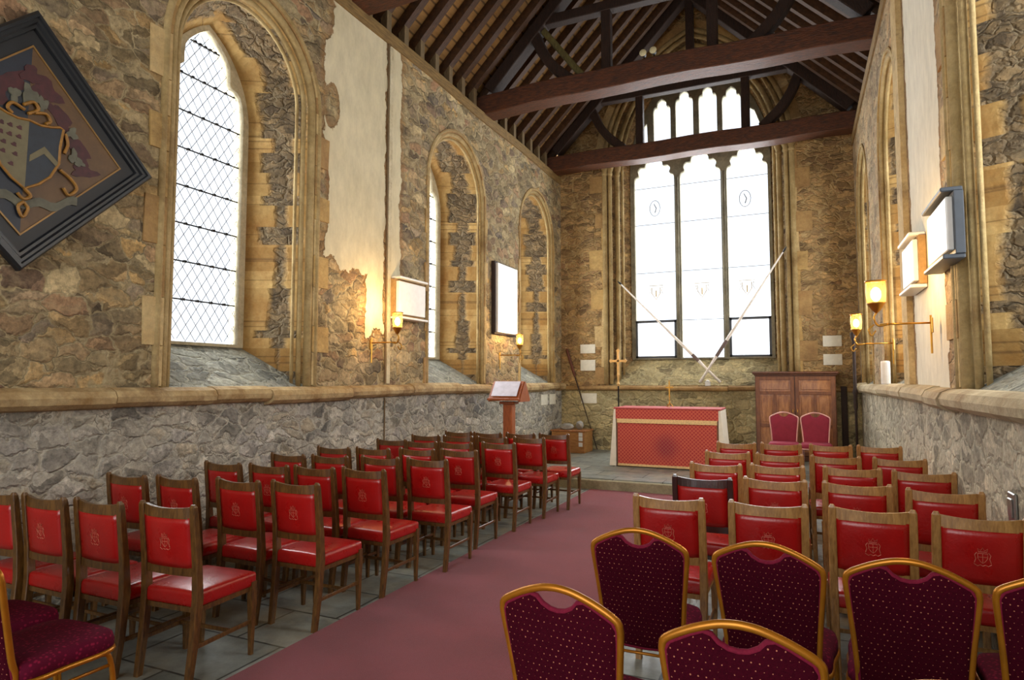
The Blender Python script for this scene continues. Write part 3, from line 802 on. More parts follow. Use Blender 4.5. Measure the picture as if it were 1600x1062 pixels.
def banquet_chair(fm, pm, sm, rim):
    t = empty('banquet_chair')
    yb = lambda z: -.13 - .10 * max(0, (z - .40)) / .5 - (.10 * (.40 - z) / .4 if z < .4 else 0)
    half = [(.19, .0), (.185, .2), (.178, .40), (.180, .50), (.193, .66), (.207, .79), (.209, .835), (.196, .862), (.13, .898), (.065, .922), (.02, .93)]
    pts = [(-x, z) for x, z in half] + [(x, z) for x, z in half[::-1]]
    bm = bmesh.new(); tube(bm, smooth_open([(x, yb(z), z) for x, z in pts], 4), .0125, 10, up=(0, 1, 0)); new('back_frame', fm, t, bm=bm, smooth=True)
    # back pad with the scooped grip hole above it
    edge = [(-.172, .40), (-.175, .50), (-.187, .66), (-.198, .79), (-.199, .83), (-.187, .852), (-.13, .884), (-.095, .899), (-.074, .893), (-.056, .872), (-.028, .857), (0, .853)]
    edge = edge + [(-x, z) for x, z in edge[-2::-1]]
    edge += [(.10, .388), (0, .384), (-.10, .388)]
    me = None
    bm = bmesh.new(); n = len(edge); cx, cz = 0, .63
    L = []
    for sgn in (-1, 1):
        for k, (sc, pad) in enumerate(((1.0, .004), (.975, .013), (.88, .020), (.5, .024))):
            ring = [bm.verts.new((cx + (x - cx) * sc, yb(cz + (z - cz) * sc) + sgn * pad + .0, cz + (z - cz) * sc)) for x, z in edge]; L.append(ring)
    for g0 in (0, 4):
        for k in range(3):
            for j in range(n): bm.faces.new((L[g0 + k][j], L[g0 + k][(j + 1) % n], L[g0 + k + 1][(j + 1) % n], L[g0 + k + 1][j]))
        bm.faces.new(L[g0 + 3])
    for j in range(n): bm.faces.new((L[0][j], L[0][(j + 1) % n], L[4][(j + 1) % n], L[4][j]))
    pad = new('back_pad', pm, t, bm=bm, smooth=True)
    bm = bmesh.new(); tube(bm, [(x, yb(z), z) for x, z in edge], .010, 8, closed=True, up=(0, 1, 0)); new('piping', rim, pad, bm=bm, smooth=True)
    # seat
    prof = smooth_closed([(-.20, -.12), (-.215, .05), (-.22, .20), (-.17, .275), (0, .29), (.17, .275), (.22, .20), (.215, .05), (.20, -.12), (0, -.135)], 4)
    bm = bmesh.new(); rr = []
    for z, sc in ((.405, .95), (.415, 1.), (.445, 1.), (.468, .97), (.478, .88), (.484, .5), (.485, .05)):
        rr.append([Vector((p.x * sc, .07 + (p.y - .07) * sc, z)) for p in prof])
    rings(bm, rr); new('seat', sm, t, bm=bm, smooth=True)
    bm = bmesh.new(); tube(bm, [(p.x * .98, .07 + (p.y - .07) * .98, .400) for p in prof], .012, 8, closed=True); new('seat_frame', fm, t, bm=bm, smooth=True)
    for s in (-1, 1):
        bm = bmesh.new(); tube(bm, smooth_open([(s * .178, -.12, .385), (s * .195, .05, .395), (s * .205, .19, .395), (s * .206, .235, .36), (s * .207, .26, .2), (s * .207, .275, 0)], 4), .0115, 8); new('leg', fm, t, bm=bm, smooth=True)
        bm = bmesh.new(); tube(bm, [(s * .186, yb(.33), .33), (s * .204, .236, .335)], .008, 8); new('side_rail', fm, t, bm=bm, smooth=True)
    bm = bmesh.new(); tube(bm, [(-.178, yb(.36), .36), (.178, yb(.36), .36)], .007, 8); new('rung', fm, t, bm=bm, smooth=True)
    return t
bp = banquet_chair(M_gold, M_dots, M_bseat, M_burg)
BQ = [(-.675, 2.875, 1, 'at the carpet edge in the further burgundy row'), (-.14, 2.85, -7, 'second from the carpet in the further burgundy row'),
      (.355, 2.80, -5, 'third from the carpet in the further burgundy row'), (.83, 2.80, -3, 'cut by the right edge in the further row'),
      (-.73, 1.985, -6, 'in the nearer row, at the carpet edge'), (-.17, 1.90, 0, 'in the nearer row, second from the carpet'),
      (.30, 1.72, -2, 'only its top showing at the bottom edge'),
      (-3.03, 1.46, 1, 'seat only, at the bottom left corner'), (-3.54, 1.52, 1, 'seat partly hidden, against the left edge')]
for k, (x, y, rz, lab) in enumerate(BQ):
    o = bp if k == 0 else copy_tree(bp)
    a = R(rz); o.rotation_euler[2] = a
    o.location = (x - math.sin(a) * .216, y + math.cos(a) * .216, 0)
    tag(o, 'gold framed burgundy banquet chair, ' + lab, 'chair', 'burgundy banquet chairs')
pp = banquet_chair(M_pinkf, M_pinkc, M_pinkc, M_pinkc)
for k, x in enumerate((-.235, .225)):
    o = pp if k == 0 else copy_tree(pp); o.location = (x, 11.0, .15); o.rotation_euler[2] = PI
    tag(o, 'rose banquet chair with pale frame before the cupboard, %s of two' % ('left' if k == 0 else 'right'), 'chair', 'rose chairs on the platform')

# ------------------------------------------------------------------ altar
AX0, AX1, AY, AZ = -2.88, -1.15, 10.6, 1.13
t = empty('altar', ((AX0 + AX1) / 2, AY + .4, .15), label='altar table dressed in a red and gold patterned frontal with white sides', cat='altar')
def ain(bm): 
    bmesh.ops.translate(bm, verts=bm.verts, vec=-t.location); return bm
def _damask():
    g = G('altar_damask'); P = g.obj(); q = g.xyz(P)
    s = 52.
    a = g.math('SINE', g.math('MULTIPLY', g.math('ADD', q[0], q[2]), s)); b = g.math('SINE', g.math('MULTIPLY', g.math('SUBTRACT', q[0], q[2]), s))
    lat = g.math('MINIMUM', g.math('ABSOLUTE', a), g.math('ABSOLUTE', b))
    ro = g.math('MULTIPLY', g.math('ABSOLUTE', a), g.math('ABSOLUTE', b))
    r = g.math('SQRT', g.math('ADD', g.math('MULTIPLY', q[0], q[0]), g.math('POWER', g.math('ABSOLUTE', g.math('SUBTRACT', q[2], .36)), 2.)))
    med = g.ramp(g.math('ADD', r, g.math('MULTIPLY', ro, .13)), [(.14, 1.), (.30, 0.)])
    base = g.mix(med, '#bb4034', '#8c1830')
    col = g.mix(g.ramp(lat, [(.05, .6), (.3, 0.)]), base, '#d9885c')
    col = g.mix(g.ramp(ro, [(.55, 0.), (.8, .8)]), col, '#9a1c24')
    return g.fin(col, .7, Sheen_Weight=.2)
M_dam = _damask()
bm = bmesh.new(); bx(bm, AX0 + .04, AX1 - .04, AY + .04, AY + .76, .155, AZ - .03); new('altar_table', M_cup, t, bm=ain(bm))
fA = lambda u, v, w: (u, AY + w, v)
bm = bmesh.new(); rs = []
n = 24
for sgn, dep in ((0, 0), (1, .012)):
    pass
P_ = []
for i in range(n + 1):
    u = AX0 + .06 + (AX1 - AX0 - .12) * i / n; P_.append((u, AY + .012 + .008 * math.sin(i * 1.3)))
rings(bm, [[Vector((x, y - .006, z)) for x, y in P_] + [Vector((x, y + .006, z)) for x, y in P_[::-1]] for z in (.2, .94)], closed_ring=True)
new('frontal', M_dam, t, bm=ain(bm))
bm = bmesh.new(); bx(bm, AX0 + .03, AX1 - .03, AY - .012, AY + .002, .95, AZ); new('superfrontal', M_dam, t, bm=ain(bm))
M_fringe = mat_flat('gold_fringe', '#e3bf86', .7, 0, .25, 60)
bm = bmesh.new(); bx(bm, AX0 + .05, AX1 - .05, AY - .014, AY - .002, .885, .955); new('fringe', M_fringe, t, bm=ain(bm))
bm = bmesh.new(); bx(bm, AX0 + .06, AX1 - .06, AY - .004, AY + .016, .17, .205); new('fringe', M_fringe, t, bm=ain(bm))
for s, x in ((-1, AX0), (1, AX1)):
    bm = bmesh.new(); pr = []
    for z, o_ in ((AZ - .02, .004), (.9, .02), (.6, .045), (.16, .085)):
        wv = lambda k: .008 * math.sin(k * 2.1) * (AZ - z)
        pr.append([Vector((x + s * (o_ + wv(k)), AY - .006 + .8 * k / 8, z)) for k in range(9)] + [Vector((x - s * .03, AY - .006 + .8 * k / 8, z)) for k in range(8, -1, -1)])
    rings(bm, pr); new('side_cloth', M_white, t, bm=ain(bm))
M_topc = mat_flat('red_top_cloth', '#b04a48', .8)
bm = bmesh.new(); bx(bm, AX0 - .005, AX1 + .005, AY - .02, AY + .79, AZ - .012, AZ + .012, .006); new('altar_cloth', M_topc, t, bm=ain(bm))

# altar cross
t = empty('altar_cross', (-1.99, 10.85, AZ + .012), label='small pale brass cross on three feet, standing on the altar', cat='cross')
bm = bmesh.new()
for k in range(3):
    a = 2 * PI * k / 3 + .5; tube(bm, [(0, 0, .07), (.035 * math.cos(a), .035 * math.sin(a), .05), (.06 * math.cos(a), .06 * math.sin(a), .004)], .006, 6)
new('foot', M_brass, t, bm=bm)
bm = bmesh.new(); lathe(bm, [(.005, .06), (.014, .08), (.008, .1), (.006, .17), (.013, .18), (.006, .2)], n=10); bx(bm, -.009, .009, -.006, .006, .19, .44, .002); bx(bm, -.065, .065, -.006, .006, .33, .348, .002)
lathe(bm, [(.001, .438), (.012, .448), (.001, .46)], n=8)
new('cross', M_brass, t, bm=bm, smooth=False)

# processional cross behind the altar's left end
t = empty('processional_cross', (-3.17, 12.0, .15), label='gilt processional cross on a black pole behind the left altar end', cat='cross')
bm = bmesh.new(); lathe(bm, [(.14, 0), (.14, .02), (.03, .05), (.016, .1)], n=16); new('base', M_iron, t, bm=bm)
bm = bmesh.new(); lathe(bm, [(.014, .08), (.014, 1.36)], n=10); new('pole', M_iron, t, bm=bm)
bm = bmesh.new(); lathe(bm, [(.018, 1.34), (.032, 1.38), (.018, 1.42), (.022, 1.5), (.03, 1.56), (.012, 1.62)], n=12)
bx(bm, -.022, .022, -.012, .012, 1.58, 2.02, .004); bx(bm, -.14, .14, -.012, .012, 1.80, 1.845, .004)
for x, z in ((-.14, 1.823), (.14, 1.823), (0, 2.02)): box(bm, (x, 0, z), (.06, .02, .06), .004, (0, PI / 4, 0))
box(bm, (0, 0, 1.82), (.09, .022, .09), .004, (0, PI / 4, 0))
for v in bm.verts: pass
new('cross_head', mat_flat('gilt', '#d8b070', .4, .5), t, bm=bm)

# crossed lances resting on the sill
M_lance = mat_flat('lance_white', '#efe8de', .5)
for a, b, lab, dk in (((-3.39, 12.93, 3.66), (-1.38, 12.86, 1.56), 'white lance leaning up to the left across the great window', (.74, .80)), ((-.16, 12.90, 4.09), (-1.76, 12.80, 1.56), 'white lance leaning up to the right across the great window', (.68, .80))):
    A, B = Vector(a), Vector(b); t = empty('lance', b, label=lab, cat='lance')
    f = lambda k: (A + (B - A) * k) - B
    bm = bmesh.new(); tube(bm, [f(.03), f(.4), f(.6), f(.8), f(.86), f(1)], [.013, .021, .028, .033, .021, .026], 8); new('shaft', M_lance, t, bm=bm, smooth=True)
    bm = bmesh.new(); tube(bm, [f(-.01), f(.012), f(.035)], [.003, .02, .010], 8); new('tip', M_iron, t, bm=bm)
    bm = bmesh.new(); tube(bm, [f(dk[0]), f(dk[1])], .0345, 8); new('grip', mat_flat('lance_grip', '#6d5c56', .7), t, bm=bm)
bm = bmesh.new(); box(bm, (0, 0, .045), (.10, .05, .09), .012, seg=2); lathe(bm, [(.03, .085), (.035, .10), (.012, .12)], n=12)
tag(new('lance_bracket', M_marble, bm=bm, loc=(-1.62, 12.88, 1.49)), 'small white bracket holding the crossed lances above the altar', 'bracket')

# leaning pole in the far left corner
t = empty('leaning_pole', (-3.86, 12.86, .15), label='long brown pole leaning against the end wall in the far left corner', cat='pole')
A = Vector((-4.55, 12.93, 2.28)) - t.location
bm = bmesh.new(); tube(bm, [Vector((0, 0, .012)), A * .45, A * .72], [.011, .012, .013], 8); new('shaft', M_beamd, t, bm=bm)
bm = bmesh.new(); tube(bm, [A * .71, A * .74, A * .97, A], [.013, .03, .035, .02], 10); new('sheath', mat_flat('brown_sheath', '#5a2f1c', .7), t, bm=bm)

# ------------------------------------------------------------------ lectern
t = empty('lectern', (-4.02, 8.8, 0), label='wooden lectern with a sloping desk beside the left wall', cat='lectern')
M_lec = mat_wood('lectern_wood', '#7a3a16', '#a85a28', .4, (8, 8, 1.5), .002, .2)
bm = bmesh.new(); bx(bm, -.2, .2, -.2, .2, .0, .05, .01); bx(bm, -.14, .14, -.14, .14, .05, .1, .015); new('base', M_lec, t, bm=bm)
bm = bmesh.new(); bx(bm, -.075, .075, -.07, .07, .1, 1.26, .012); new('column', M_lec, t, bm=bm)
bm = bmesh.new(); bx(bm, -.12, .12, -.1, .1, 1.24, 1.28, .008); new('collar', M_lec, t, bm=bm)
for s in (-1, 1):
    bm = bmesh.new(); prism(bm, [(-.19, 1.28), (.19, 1.28), (.19, 1.32), (.03, 1.58), (-.0, 1.58), (-.19, 1.32)], lambda u, v, w: (w, u, v), s * .235, s * .262); new('end_board', M_lec, t, bm=bm)
bm = bmesh.new(); box(bm, (0, -.105, 1.45), (.50, .02, .33), .003, (R(-36), 0, 0)); new('reading_slope', M_lec, t, bm=bm)
bm = bmesh.new(); box(bm, (0, .115, 1.45), (.47, .02, .31), .003, (R(34), 0, 0)); new('rear_slope', M_lec, t, bm=bm)
bm = bmesh.new(); bx(bm, -.26, .26, -.235, -.2, 1.30, 1.335, .004); new('book_ledge', M_lec, t, bm=bm)
bm = bmesh.new(); box(bm, (0, -.115, 1.47), (.42, .006, .27), .002, (R(-36), 0, 0)); tag(new('open_booklet', mat_flat('booklet', '#c3c0cc', .5), bm=bm, loc=(-4.02, 8.79, .004)), 'pale grey sheet lying open on the lectern slope', 'paper')

# ------------------------------------------------------------------ chest, stones, sockets
t = empty('wooden_chest', (-4.25, 12.4, .15), label='low light wooden chest in the far left corner below the notices', cat='chest')
bm = bmesh.new(); bx(bm, -.36, .34, -.24, .3, 0, .42, .006); new('body', M_chest, t, bm=bm)
bm = bmesh.new(); bx(bm, -.38, .36, -.26, .32, .42, .45, .006); new('lid', M_cup, t, bm=bm)
bm = bmesh.new()
for z in (.13, .24, .33): bx(bm, .22, .30, -.252, -.239, z, z + .08, .004)
new('socket_plate', M_marble, t, bm=bm)
def rock(name, loc, s, lab, seed):
    bm = bmesh.new(); bmesh.ops.create_icosphere(bm, subdivisions=3, radius=1); rr = random.Random(seed)
    ks = [(Vector((rr.uniform(-1, 1), rr.uniform(-1, 1), rr.uniform(-1, 1))).normalized(), rr.uniform(.55, .9)) for _ in range(9)]
    for v in bm.verts:
        for nn, d in ks:
            e = v.co.dot(nn)
            if e > d: v.co -= nn * (e - d)
        v.co = Vector((v.co.x * s[0], v.co.y * s[1], v.co.z * s[2]))
    zmin = min(v.co.z for v in bm.verts)
    for v in bm.verts: v.co.z = max(0, v.co.z - zmin - .008)
    tag(new(name, mat_stone('carved_rock', '#8f9090', '#b3b0a4', '#6a6a66'), bm=bm, loc=loc), lab, 'stone')
rock('stone_fragment', (-4.38, 12.38, .601), (.17, .14, .08), 'larger grey stone fragment lying on the light wooden chest', 1)
rock('stone_fragment', (-4.10, 12.48, .601), (.10, .11, .09), 'smaller pale stone fragment on the right of the chest lid', 2)
# ------------------------------------------------------------------ cupboard
t = empty('cupboard', (-.07, 12.78, .15), label='tall panelled oak cupboard with two doors against the end wall', cat='cupboard')
bm = bmesh.new(); bx(bm, -.67, .67, -.17, .2, 0, 1.54, .006); new('body', M_cupd, t, bm=bm)
bm = bmesh.new(); bx(bm, -.69, .69, -.20, .21, 1.535, 1.565, .008); bx(bm, -.715, .715, -.225, .21, 1.563, 1.61, .012); new('cornice', M_cupd, t, bm=bm)
bm = bmesh.new(); bx(bm, -.69, .69, -.19, .2, 0, .09, .01); new('plinth', M_cupd, t, bm=bm)
for s in (-1, 1):
    x0, x1 = sorted((s * .008, s * .655)); bm = bmesh.new(); w = .065; yf, ym, yp = -.195, -.171, -.180
    for a, b, c_, d in ((x0, x0 + w, .1, 1.52), (x1 - w, x1, .1, 1.52), (x0 + w, x1 - w, 1.455, 1.52), (x0 + w, x1 - w, 1.19, 1.25), (x0 + w, x1 - w, .6, .66), (x0 + w, x1 - w, .1, .17), ((x0 + x1) / 2 - .028, (x0 + x1) / 2 + .028, .17, 1.19)):
        bx(bm, a, b, yf, ym, c_, d, .004)
    d_ = new('door', M_cupf, t, bm=bm)
    for a, b, c_, d in ((x0 + w, x1 - w, 1.25, 1.455), (x0 + w, (x0 + x1) / 2 - .03, .66, 1.19), ((x0 + x1) / 2 + .03, x1 - w, .66, 1.19), (x0 + w, (x0 + x1) / 2 - .03, .17, .6), ((x0 + x1) / 2 + .03, x1 - w, .17, .6)):
        bm = bmesh.new(); bx(bm, a - .003, b + .003, yp, ym, c_ - .003, d + .003); bx(bm, a + .03, b - .03, yp - .009, yp, c_ + .03, d - .03, .006); new('panel', M_cup, d_, bm=bm)
    bm = bmesh.new(); box(bm, (s * .04, -.205, .9), (.014, .024, .05), .004); new('handle', M_brass, d_, bm=bm)
bm = bmesh.new(); bx(bm, -.05, .05, -.035, .035, 0, 1.34, .004); bx(bm, -.03, .03, -.045, -.03, .1, 1.28, .003)  # plain dark upright strip filling the narrow place beside the cupboard
tag(new('dark_upright', M_beamd, bm=bm, loc=(.74, 12.93, .15)), 'narrow dark upright strip between the cupboard and the right corner', 'board')
# torch staff
t = empty('processional_torch', (.855, 12.0, .15), label='tall dark wooden torch staff standing near the right wall', cat='torch')
bm = bmesh.new(); lathe(bm, [(.12, 0), (.12, .03), (.04, .06), (.022, .12)], n=14); new('base', M_beamd, t, bm=bm)
bm = bmesh.new(); lathe(bm, [(.02, .1), (.02, .95), (.034, 1.0), (.03, 1.2), (.045, 1.26), (.026, 1.32), (.024, 2.1), (.045, 2.16), (.05, 2.24), (.02, 2.26)], n=14); new('staff', M_beamd, t, bm=bm, smooth=True)

# ------------------------------------------------------------------ wall lamps
def wall_lamp(loc, s, lab, lantern=True, big=1.0):
    """s: +1 arm goes toward +X (left wall) or -1"""
    t = empty('wall_lamp', loc, label=lab, cat='lamp', group='brass wall lamps')
    bm = bmesh.new(); tube(bm, [(s * .012, 0, -.24), (s * .012, 0, .06)], .008, 8); box(bm, (s * .006, 0, -.02), (.012, .06, .12), .004); new('wall_bar', M_brass, t, bm=bm)
    bm = bmesh.new(); tube(bm, [(s * .012, 0, 0), (s * .2, 0, .0), (s * .36, 0, 0)], .008, 8); tube(bm, smooth_open([(s * .30, 0, 0), (s * .37, 0, -.01), (s * .40, 0, .05), (s * .38, 0, .1)], 4), .009, 8)
    tube(bm, smooth_open([(s * .40, 0, .0), (s * .44, 0, -.04), (s * .42, 0, -.09), (s * .39, 0, -.05)], 4), .007, 6); new('arm', M_brass, t, bm=bm, smooth=True)
    c = (s * .38, 0, 0); k = big
    bm = bmesh.new(); lathe(bm, [(.008, .09), (.03 * k, .12), (.055 * k, .165), (.06 * k, .175), (.02, .18)], c, 14); new('cup', M_brass, t, bm=bm, smooth=True)
    if lantern:
        bm = bmesh.new(); lathe(bm, [(.056 * k, .17), (.062 * k, .27), (.06 * k, .345)], c, 16); new('glass_shade', M_shade, t, bm=bm, smooth=True)
        bm = bmesh.new(); tube(bm, [(c[0] + .063 * k * math.cos(a), .063 * k * math.sin(a), .348) for a in [2 * PI * i / 16 for i in range(16)]], .006, 6, closed=True); new('rim', M_brass, t, bm=bm)
    bm = bmesh.new(); bmesh.ops.create_uvsphere(bm, u_segments=12, v_segments=8, radius=.032 * k, matrix=Matrix.Translation((c[0], 0, .245)) @ Matrix.Diagonal((1, 1, 1.5, 1))); new('bulb', M_bulb, t, bm=bm, smooth=True)
    l = bpy.data.lights.new('lamp_light', 'POINT'); l.energy = 30; l.color = (1, .62, .25); l.shadow_soft_size = .05
    lo = bpy.data.objects.new('lamp_light', l); C.objects.link(lo); lo.parent = t; lo.location = (c[0], 0, .42)
    return t
wall_lamp((XL + .001, 6.25, 2.05), 1, 'brass bracket lamp on the left wall below the small marble tablet')
wall_lamp((XL + .001, 9.86, 2.03), 1, 'brass bracket lamp on the left wall below the tall tablet')
wall_lamp((XR - .052, 5.86, 2.05), -1, 'larger brass lantern lamp on the right wall below the marble tablets', big=1.2)
wall_lamp((XR - .001, 8.5, 2.03), -1, 'smaller brass lamp on the right wall near the torch staff')
# the lamp stands on the pilaster block
# ------------------------------------------------------------------ wall tablets
def tablet(name, s, y, z, w, h, lab, frame, d=.1, shelf=True):
    x = XL if s > 0 else XR
    t = empty(name, (x, y, z - h / 2), label=lab, cat='tablet')
    bm = bmesh.new(); bx(bm, s * 0.004, s * d * .6, -w / 2 - .035, w / 2 + .035, -.03, h + .03, .004); new('backing', frame, t, bm=bm)
    bm = bmesh.new(); bx(bm, s * d * .58, s * d, -w / 2, w / 2, 0, h, .006); new('slab', M_marble, t, bm=bm)
    if shelf:
        for nm, a, b, c_, e in (('lower_ledge', .03, .05, -.075, -.03), ('cornice', .03, .04, h + .03, h + .06)):
            bm = bmesh.new(); bx(bm, s * .004, s * (d + a), -w / 2 - b * .5, w / 2 + b * .5, c_ * (1 if c_ > 0 else .8), e, .006); new(nm, M_marble if frame is not M_slate else frame, t, bm=bm)
    return t
tablet('marble_tablet', 1, 6.97, 2.65, .62, .42, 'small white marble tablet beside the second left window', M_s2, .12)
tablet('marble_tablet', 1, 9.98, 3.0, .82, 1.18, 'tall white tablet in dark frame between the further left windows', M_beamd, .11, False)
tablet('marble_tablet', -1, 6.62, 2.63, .60, .36, 'further white marble tablet on the right wall, above the lantern', M_s2, .1)
tablet('marble_tablet', -1, 5.30, 2.64, .66, .36, 'nearer white marble tablet with slate edge on the right wall', M_slate, .1)

# notices
def notice(x, z, w, h, lab, grp, wall='E', y=0):
    bm = bmesh.new()
    if wall == 'E': bx(bm, -w / 2, w / 2, -.012, 0, -h / 2, h / 2, .002); loc = (x, YE, z)
    else: bx(bm, 0, .012, -w / 2, w / 2, -h / 2, h / 2, .002); loc = (XL, y, z)
    o = new('notice', M_paper, bm=bm, loc=loc); tag(o, lab, 'notice', grp)
notice(-4.09, 2.27, .33, .19, 'upper white notice of the two left of the great window', 'white notices on the end wall')
notice(-4.09, 1.92, .33, .23, 'lower white notice of the two left of the great window', 'white notices on the end wall')
notice(-4.07, 1.22, .34, .21, 'white notice below the ledge behind the leaning pole', 'white notices on the end wall')
notice(.58, 2.32, .31, .20, 'upper grey notice of the pair above the cupboard corner', 'white notices on the end wall')
notice(.58, 1.98, .31, .20, 'lower grey notice of the pair above the cupboard corner', 'white notices on the end wall')
notice(0, 1.21, .36, .21, 'left sheet of the two pinned low on the left wall', 'sheets on the left wall', 'L', 11.95)
notice(0, 1.21, .36, .21, 'right sheet of the two pinned low on the left wall', 'sheets on the left wall', 'L', 12.42)
# candle cylinder on the right string course, chrome plate
bm = bmesh.new(); lathe(bm, [(.045, 0), (.05, .01), (.05, .26), (.044, .275), (.01, .28)], n=18)
tag(new('candle_cylinder', M_marble, bm=bm, loc=(.945, 8.7, 1.553), smooth=False), 'white cylinder standing on the right wall ledge', 'candle')
bm = bmesh.new(); bx(bm, -.018, 0, -.06, .06, -.08, .08, .006); bx(bm, -.026, -.016, -.035, .035, -.05, .05, .005)
tag(new('wall_socket', mat_flat('steel_plate', '#9a9c98', .3, .8), bm=bm, loc=(XR, 4.17, .93)), 'small steel plate low on the right wall', 'socket')
# spotlights on the middle truss
for k, (x, z) in enumerate(((-2.0, 6.50), (-1.85, 6.51))):
    t = empty('spotlight', (x, 9.20, z), label='%s small round spotlight of the pair on the middle tie beam' % ('left' if k == 0 else 'right'), cat='spotlight', group='spotlights on the beam')
    bm = bmesh.new(); tube(bm, [(0, .10, 0), (0, .0, 0)], [.03, .055], 16, up=(0, 0, 1)); tube(bm, [(0, .08, -.1), (0, .08, .0)], .01, 6); new('housing', M_iron, t, bm=bm)
    bm = bmesh.new(); tube(bm, [(0, -.001, 0), (0, -.008, 0), (0, -.016, 0)], [.054, .05, .02], 16, up=(0, 0, 1)); new('lens', mat_flat('lens_glass', '#cfc8a0', .2), t, bm=bm)

# ------------------------------------------------------------------ hatchment
HT = empty('hatchment', (XL, 2.43, 3.20), label='diamond shaped painted coat of arms in black frame on the left wall', cat='painting')
HT.rotation_euler = (0, R(2.0), 0)
fh = lambda u, v, w: (w, u, v)
def dia(r): return [(r, 0), (0, r), (-r, 0), (0, -r)]
M_hf = mat_flat('black_frame', '#191c20', .35, 0, .2); M_hb = mat_flat('black_border', '#14161a', .5)
bm = bmesh.new()
prof = [(.88, .0), (.88, .075), (.86, .095), (.835, .095), (.825, .08), (.80, .08), (.785, .062), (.76, .062), (.75, .045), (.75, .0)]
rings(bm, [[Vector((w, r * c, r * s)) for r, w in prof] for c, s in ((1, 0), (0, 1), (-1, 0), (0, -1))], closed_path=True); new('frame', M_hf, HT, bm=bm)
bm = bmesh.new(); prism(bm, dia(.76), fh, .01, .04); new('black_border', M_hb, HT, bm=bm)
def hpanel():
    g = G('hatchment_ground'); P = g.obj(); q = g.xyz(P)
    k = g.math('GREATER_THAN', q[1], 0.0)
    col = g.mix(k, '#1c2330', '#5f4423'); col = g.mix(.6, col, g.ramp(g.noise(P, 9, 6, .7), [(.3, .6), (.7, 1.4)]), 'MULTIPLY'); return g.fin(col, .5)
bm = bmesh.new(); prism(bm, dia(.635), fh, .03, .044); new('painted_ground', hpanel(), HT, bm=bm)
bm = bmesh.new(); rings(bm, [[Vector((w, r * c, r * s)) for r, w in ((.645, .04), (.645, .05), (.630, .05), (.630, .04))] for c, s in ((1, 0), (0, 1), (-1, 0), (0, -1))], closed_path=True); new('gold_slip', mat_flat('gold_slip', '#856432', .4, .3), HT, bm=bm)
def hp(name, poly, w, m, lab=None, w0=.042):
    bm = bmesh.new(); prism(bm, poly, fh, w0, w)
    o = new(name, m, HT, bm=bm)
    if lab: o['label'] = lab
M_hr = mat_flat('paint_crimson', '#43161a', .55, 0, .35, 20); M_hg = mat_flat('paint_gold', '#8f6420', .5, .1, .25, 30)
M_hs = mat_flat('paint_silver', '#6e6648', .55, 0, .15); M_hblue = mat_flat('paint_blue', '#1a2430', .5, 0, .3, 20); M_hw = mat_flat('paint_scroll', '#5f5e4e', .6, 0, .25)
def blob(cx, cy, a, b, rot=0, n=18, wob=.18, sd=1):
    rr = random.Random(sd); ph = [rr.uniform(0, 6.28) for _ in range(3)]; o = []
    for i in range(n):
        t = 2 * PI * i / n; r = 1 + wob * math.sin(3 * t + ph[0]) + wob * .6 * math.sin(5 * t + ph[1])
        x, y = a * r * math.cos(t), b * r * math.sin(t); o.append((cx + x * math.cos(rot) - y * math.sin(rot), cy + x * math.sin(rot) + y * math.cos(rot)))
    return o
k = 0
for cx, cy, a, b, ro in ((.10, .38, .10, .07, -.6), (-.10, .36, .10, .06, .6), (.20, .22, .05, .12, .7), (-.20, .22, .05, .12, -.7), (.32, .05, .13, .05, -.7), (-.32, .05, .13, .05, .7), (.38, -.10, .09, .045, .1), (-.38, -.10, .09, .045, -.1), (0, .44, .06, .06, 0)):
    k += 1; hp('mantling', blob(cx, cy, a, b, ro, sd=k, wob=.25), .046 + .0005 * k, M_hr)
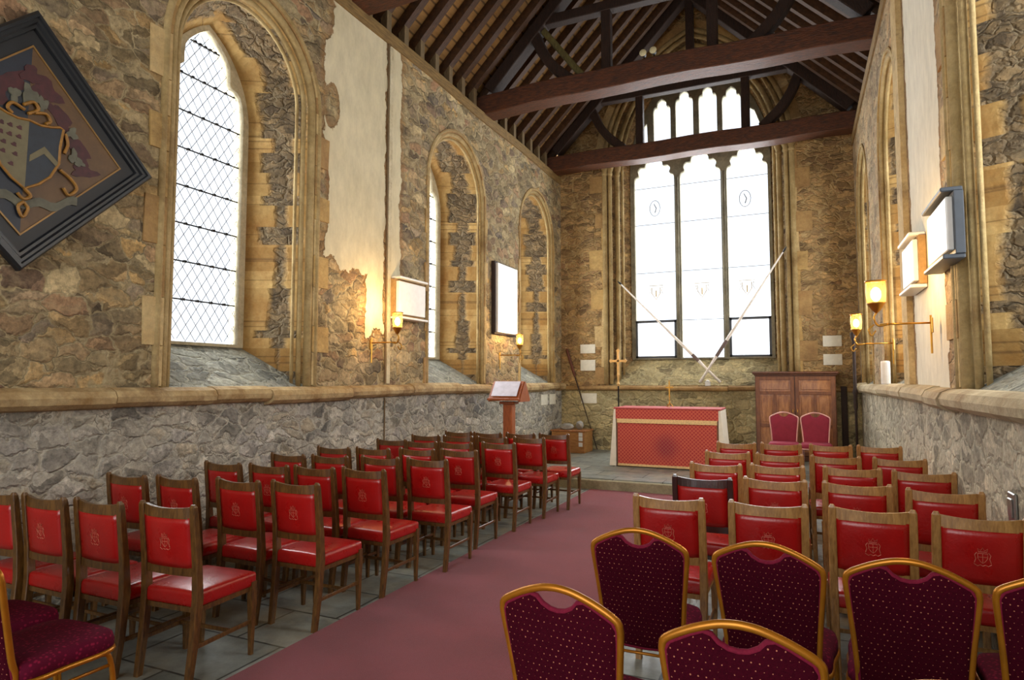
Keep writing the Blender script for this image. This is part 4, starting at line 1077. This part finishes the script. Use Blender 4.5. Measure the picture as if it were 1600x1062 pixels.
for cx, cy, a, b in ((.28, .14, .035, .04), (-.28, .14, .035, .04), (.30, -.02, .03, .05), (0, .30, .05, .06), (.08, .27, .03, .05), (-.09, .27, .03, .05), (.34, -.05, .03, .03)):
    k += 1; hp('mantling_lining', blob(cx, cy, a, b, 0, sd=k, wob=.3), .052 + .0003 * k, M_hw)
sh = [(0, .13), (.07, .12), (.13, .13), (.19, .15), (.215, .14), (.20, .02), (.20, -.10), (.15, -.21), (.08, -.28), (0, -.33)]
full = sh + [(-u, v) for u, v in sh[-2:0:-1]]
hp('shield', [(u * 1.0, v) for u, v in sh], .064, M_hblue, 'blue half of the shield')
hp('shield', [(-u, v) for u, v in sh], .064, M_hs, 'silver half of the shield')
bm = bmesh.new(); tube(bm, [fh(u, v, .064) for u, v in full], .009, 6, closed=True, up=(1, 0, 0)); new('gold_border', M_hg, HT, bm=bm)
hp('chevron', [(.015, -.10), (.10, -.015), (.195, -.10), (.195, -.14), (.10, -.065), (.015, -.145)], .068, M_hs)
for v, us in ((.06, (-.16, -.11, -.055)), (.0, (-.16, -.11, -.055)), (-.06, (-.14, -.08)), (-.12, (-.14, -.07)), (-.19, (-.09,))):
    for u in us: hp('charge', blob(u, v, .016, .014, 0, 8, .2, 5), .067, M_hr)
for pts in (((-.01, .17), (.05, .22), (.02, .26), (-.04, .22)), ((.03, .19), (.10, .21), (.13, .17), (.10, .14)), ((-.03, .19), (-.10, .21), (-.13, .17), (-.10, .14)), ((.23, .12), (.25, .05), (.23, -.02)), ((-.23, .12), (-.25, .05), (-.23, -.02)),
            ((.21, -.14), (.28, -.18), (.33, -.24), (.28, -.30), (.24, -.26)), ((-.21, -.14), (-.28, -.18), (-.33, -.24), (-.28, -.30), (-.24, -.26)), ((0, -.33), (.04, -.37), (0, -.40), (-.04, -.37)), ((0, -.42), (.03, -.46), (0, -.52), (-.03, -.46), (0, -.42))):
    bm = bmesh.new(); tube(bm, smooth_open([fh(u, v, .062) for u, v in pts], 4), .011, 6, up=(1, 0, 0)); new('gold_scrollwork', M_hg, HT, bm=bm)
sc = []
for i in range(21):
    u = -.34 + .034 * i; sc.append((u, -.39 + .09 * (u / .34) ** 2 + .018 * math.sin(i * 1.1)))
hp('ribbon_scroll', sc + [(u, v - .06) for u, v in sc[::-1]], .056, M_hw)
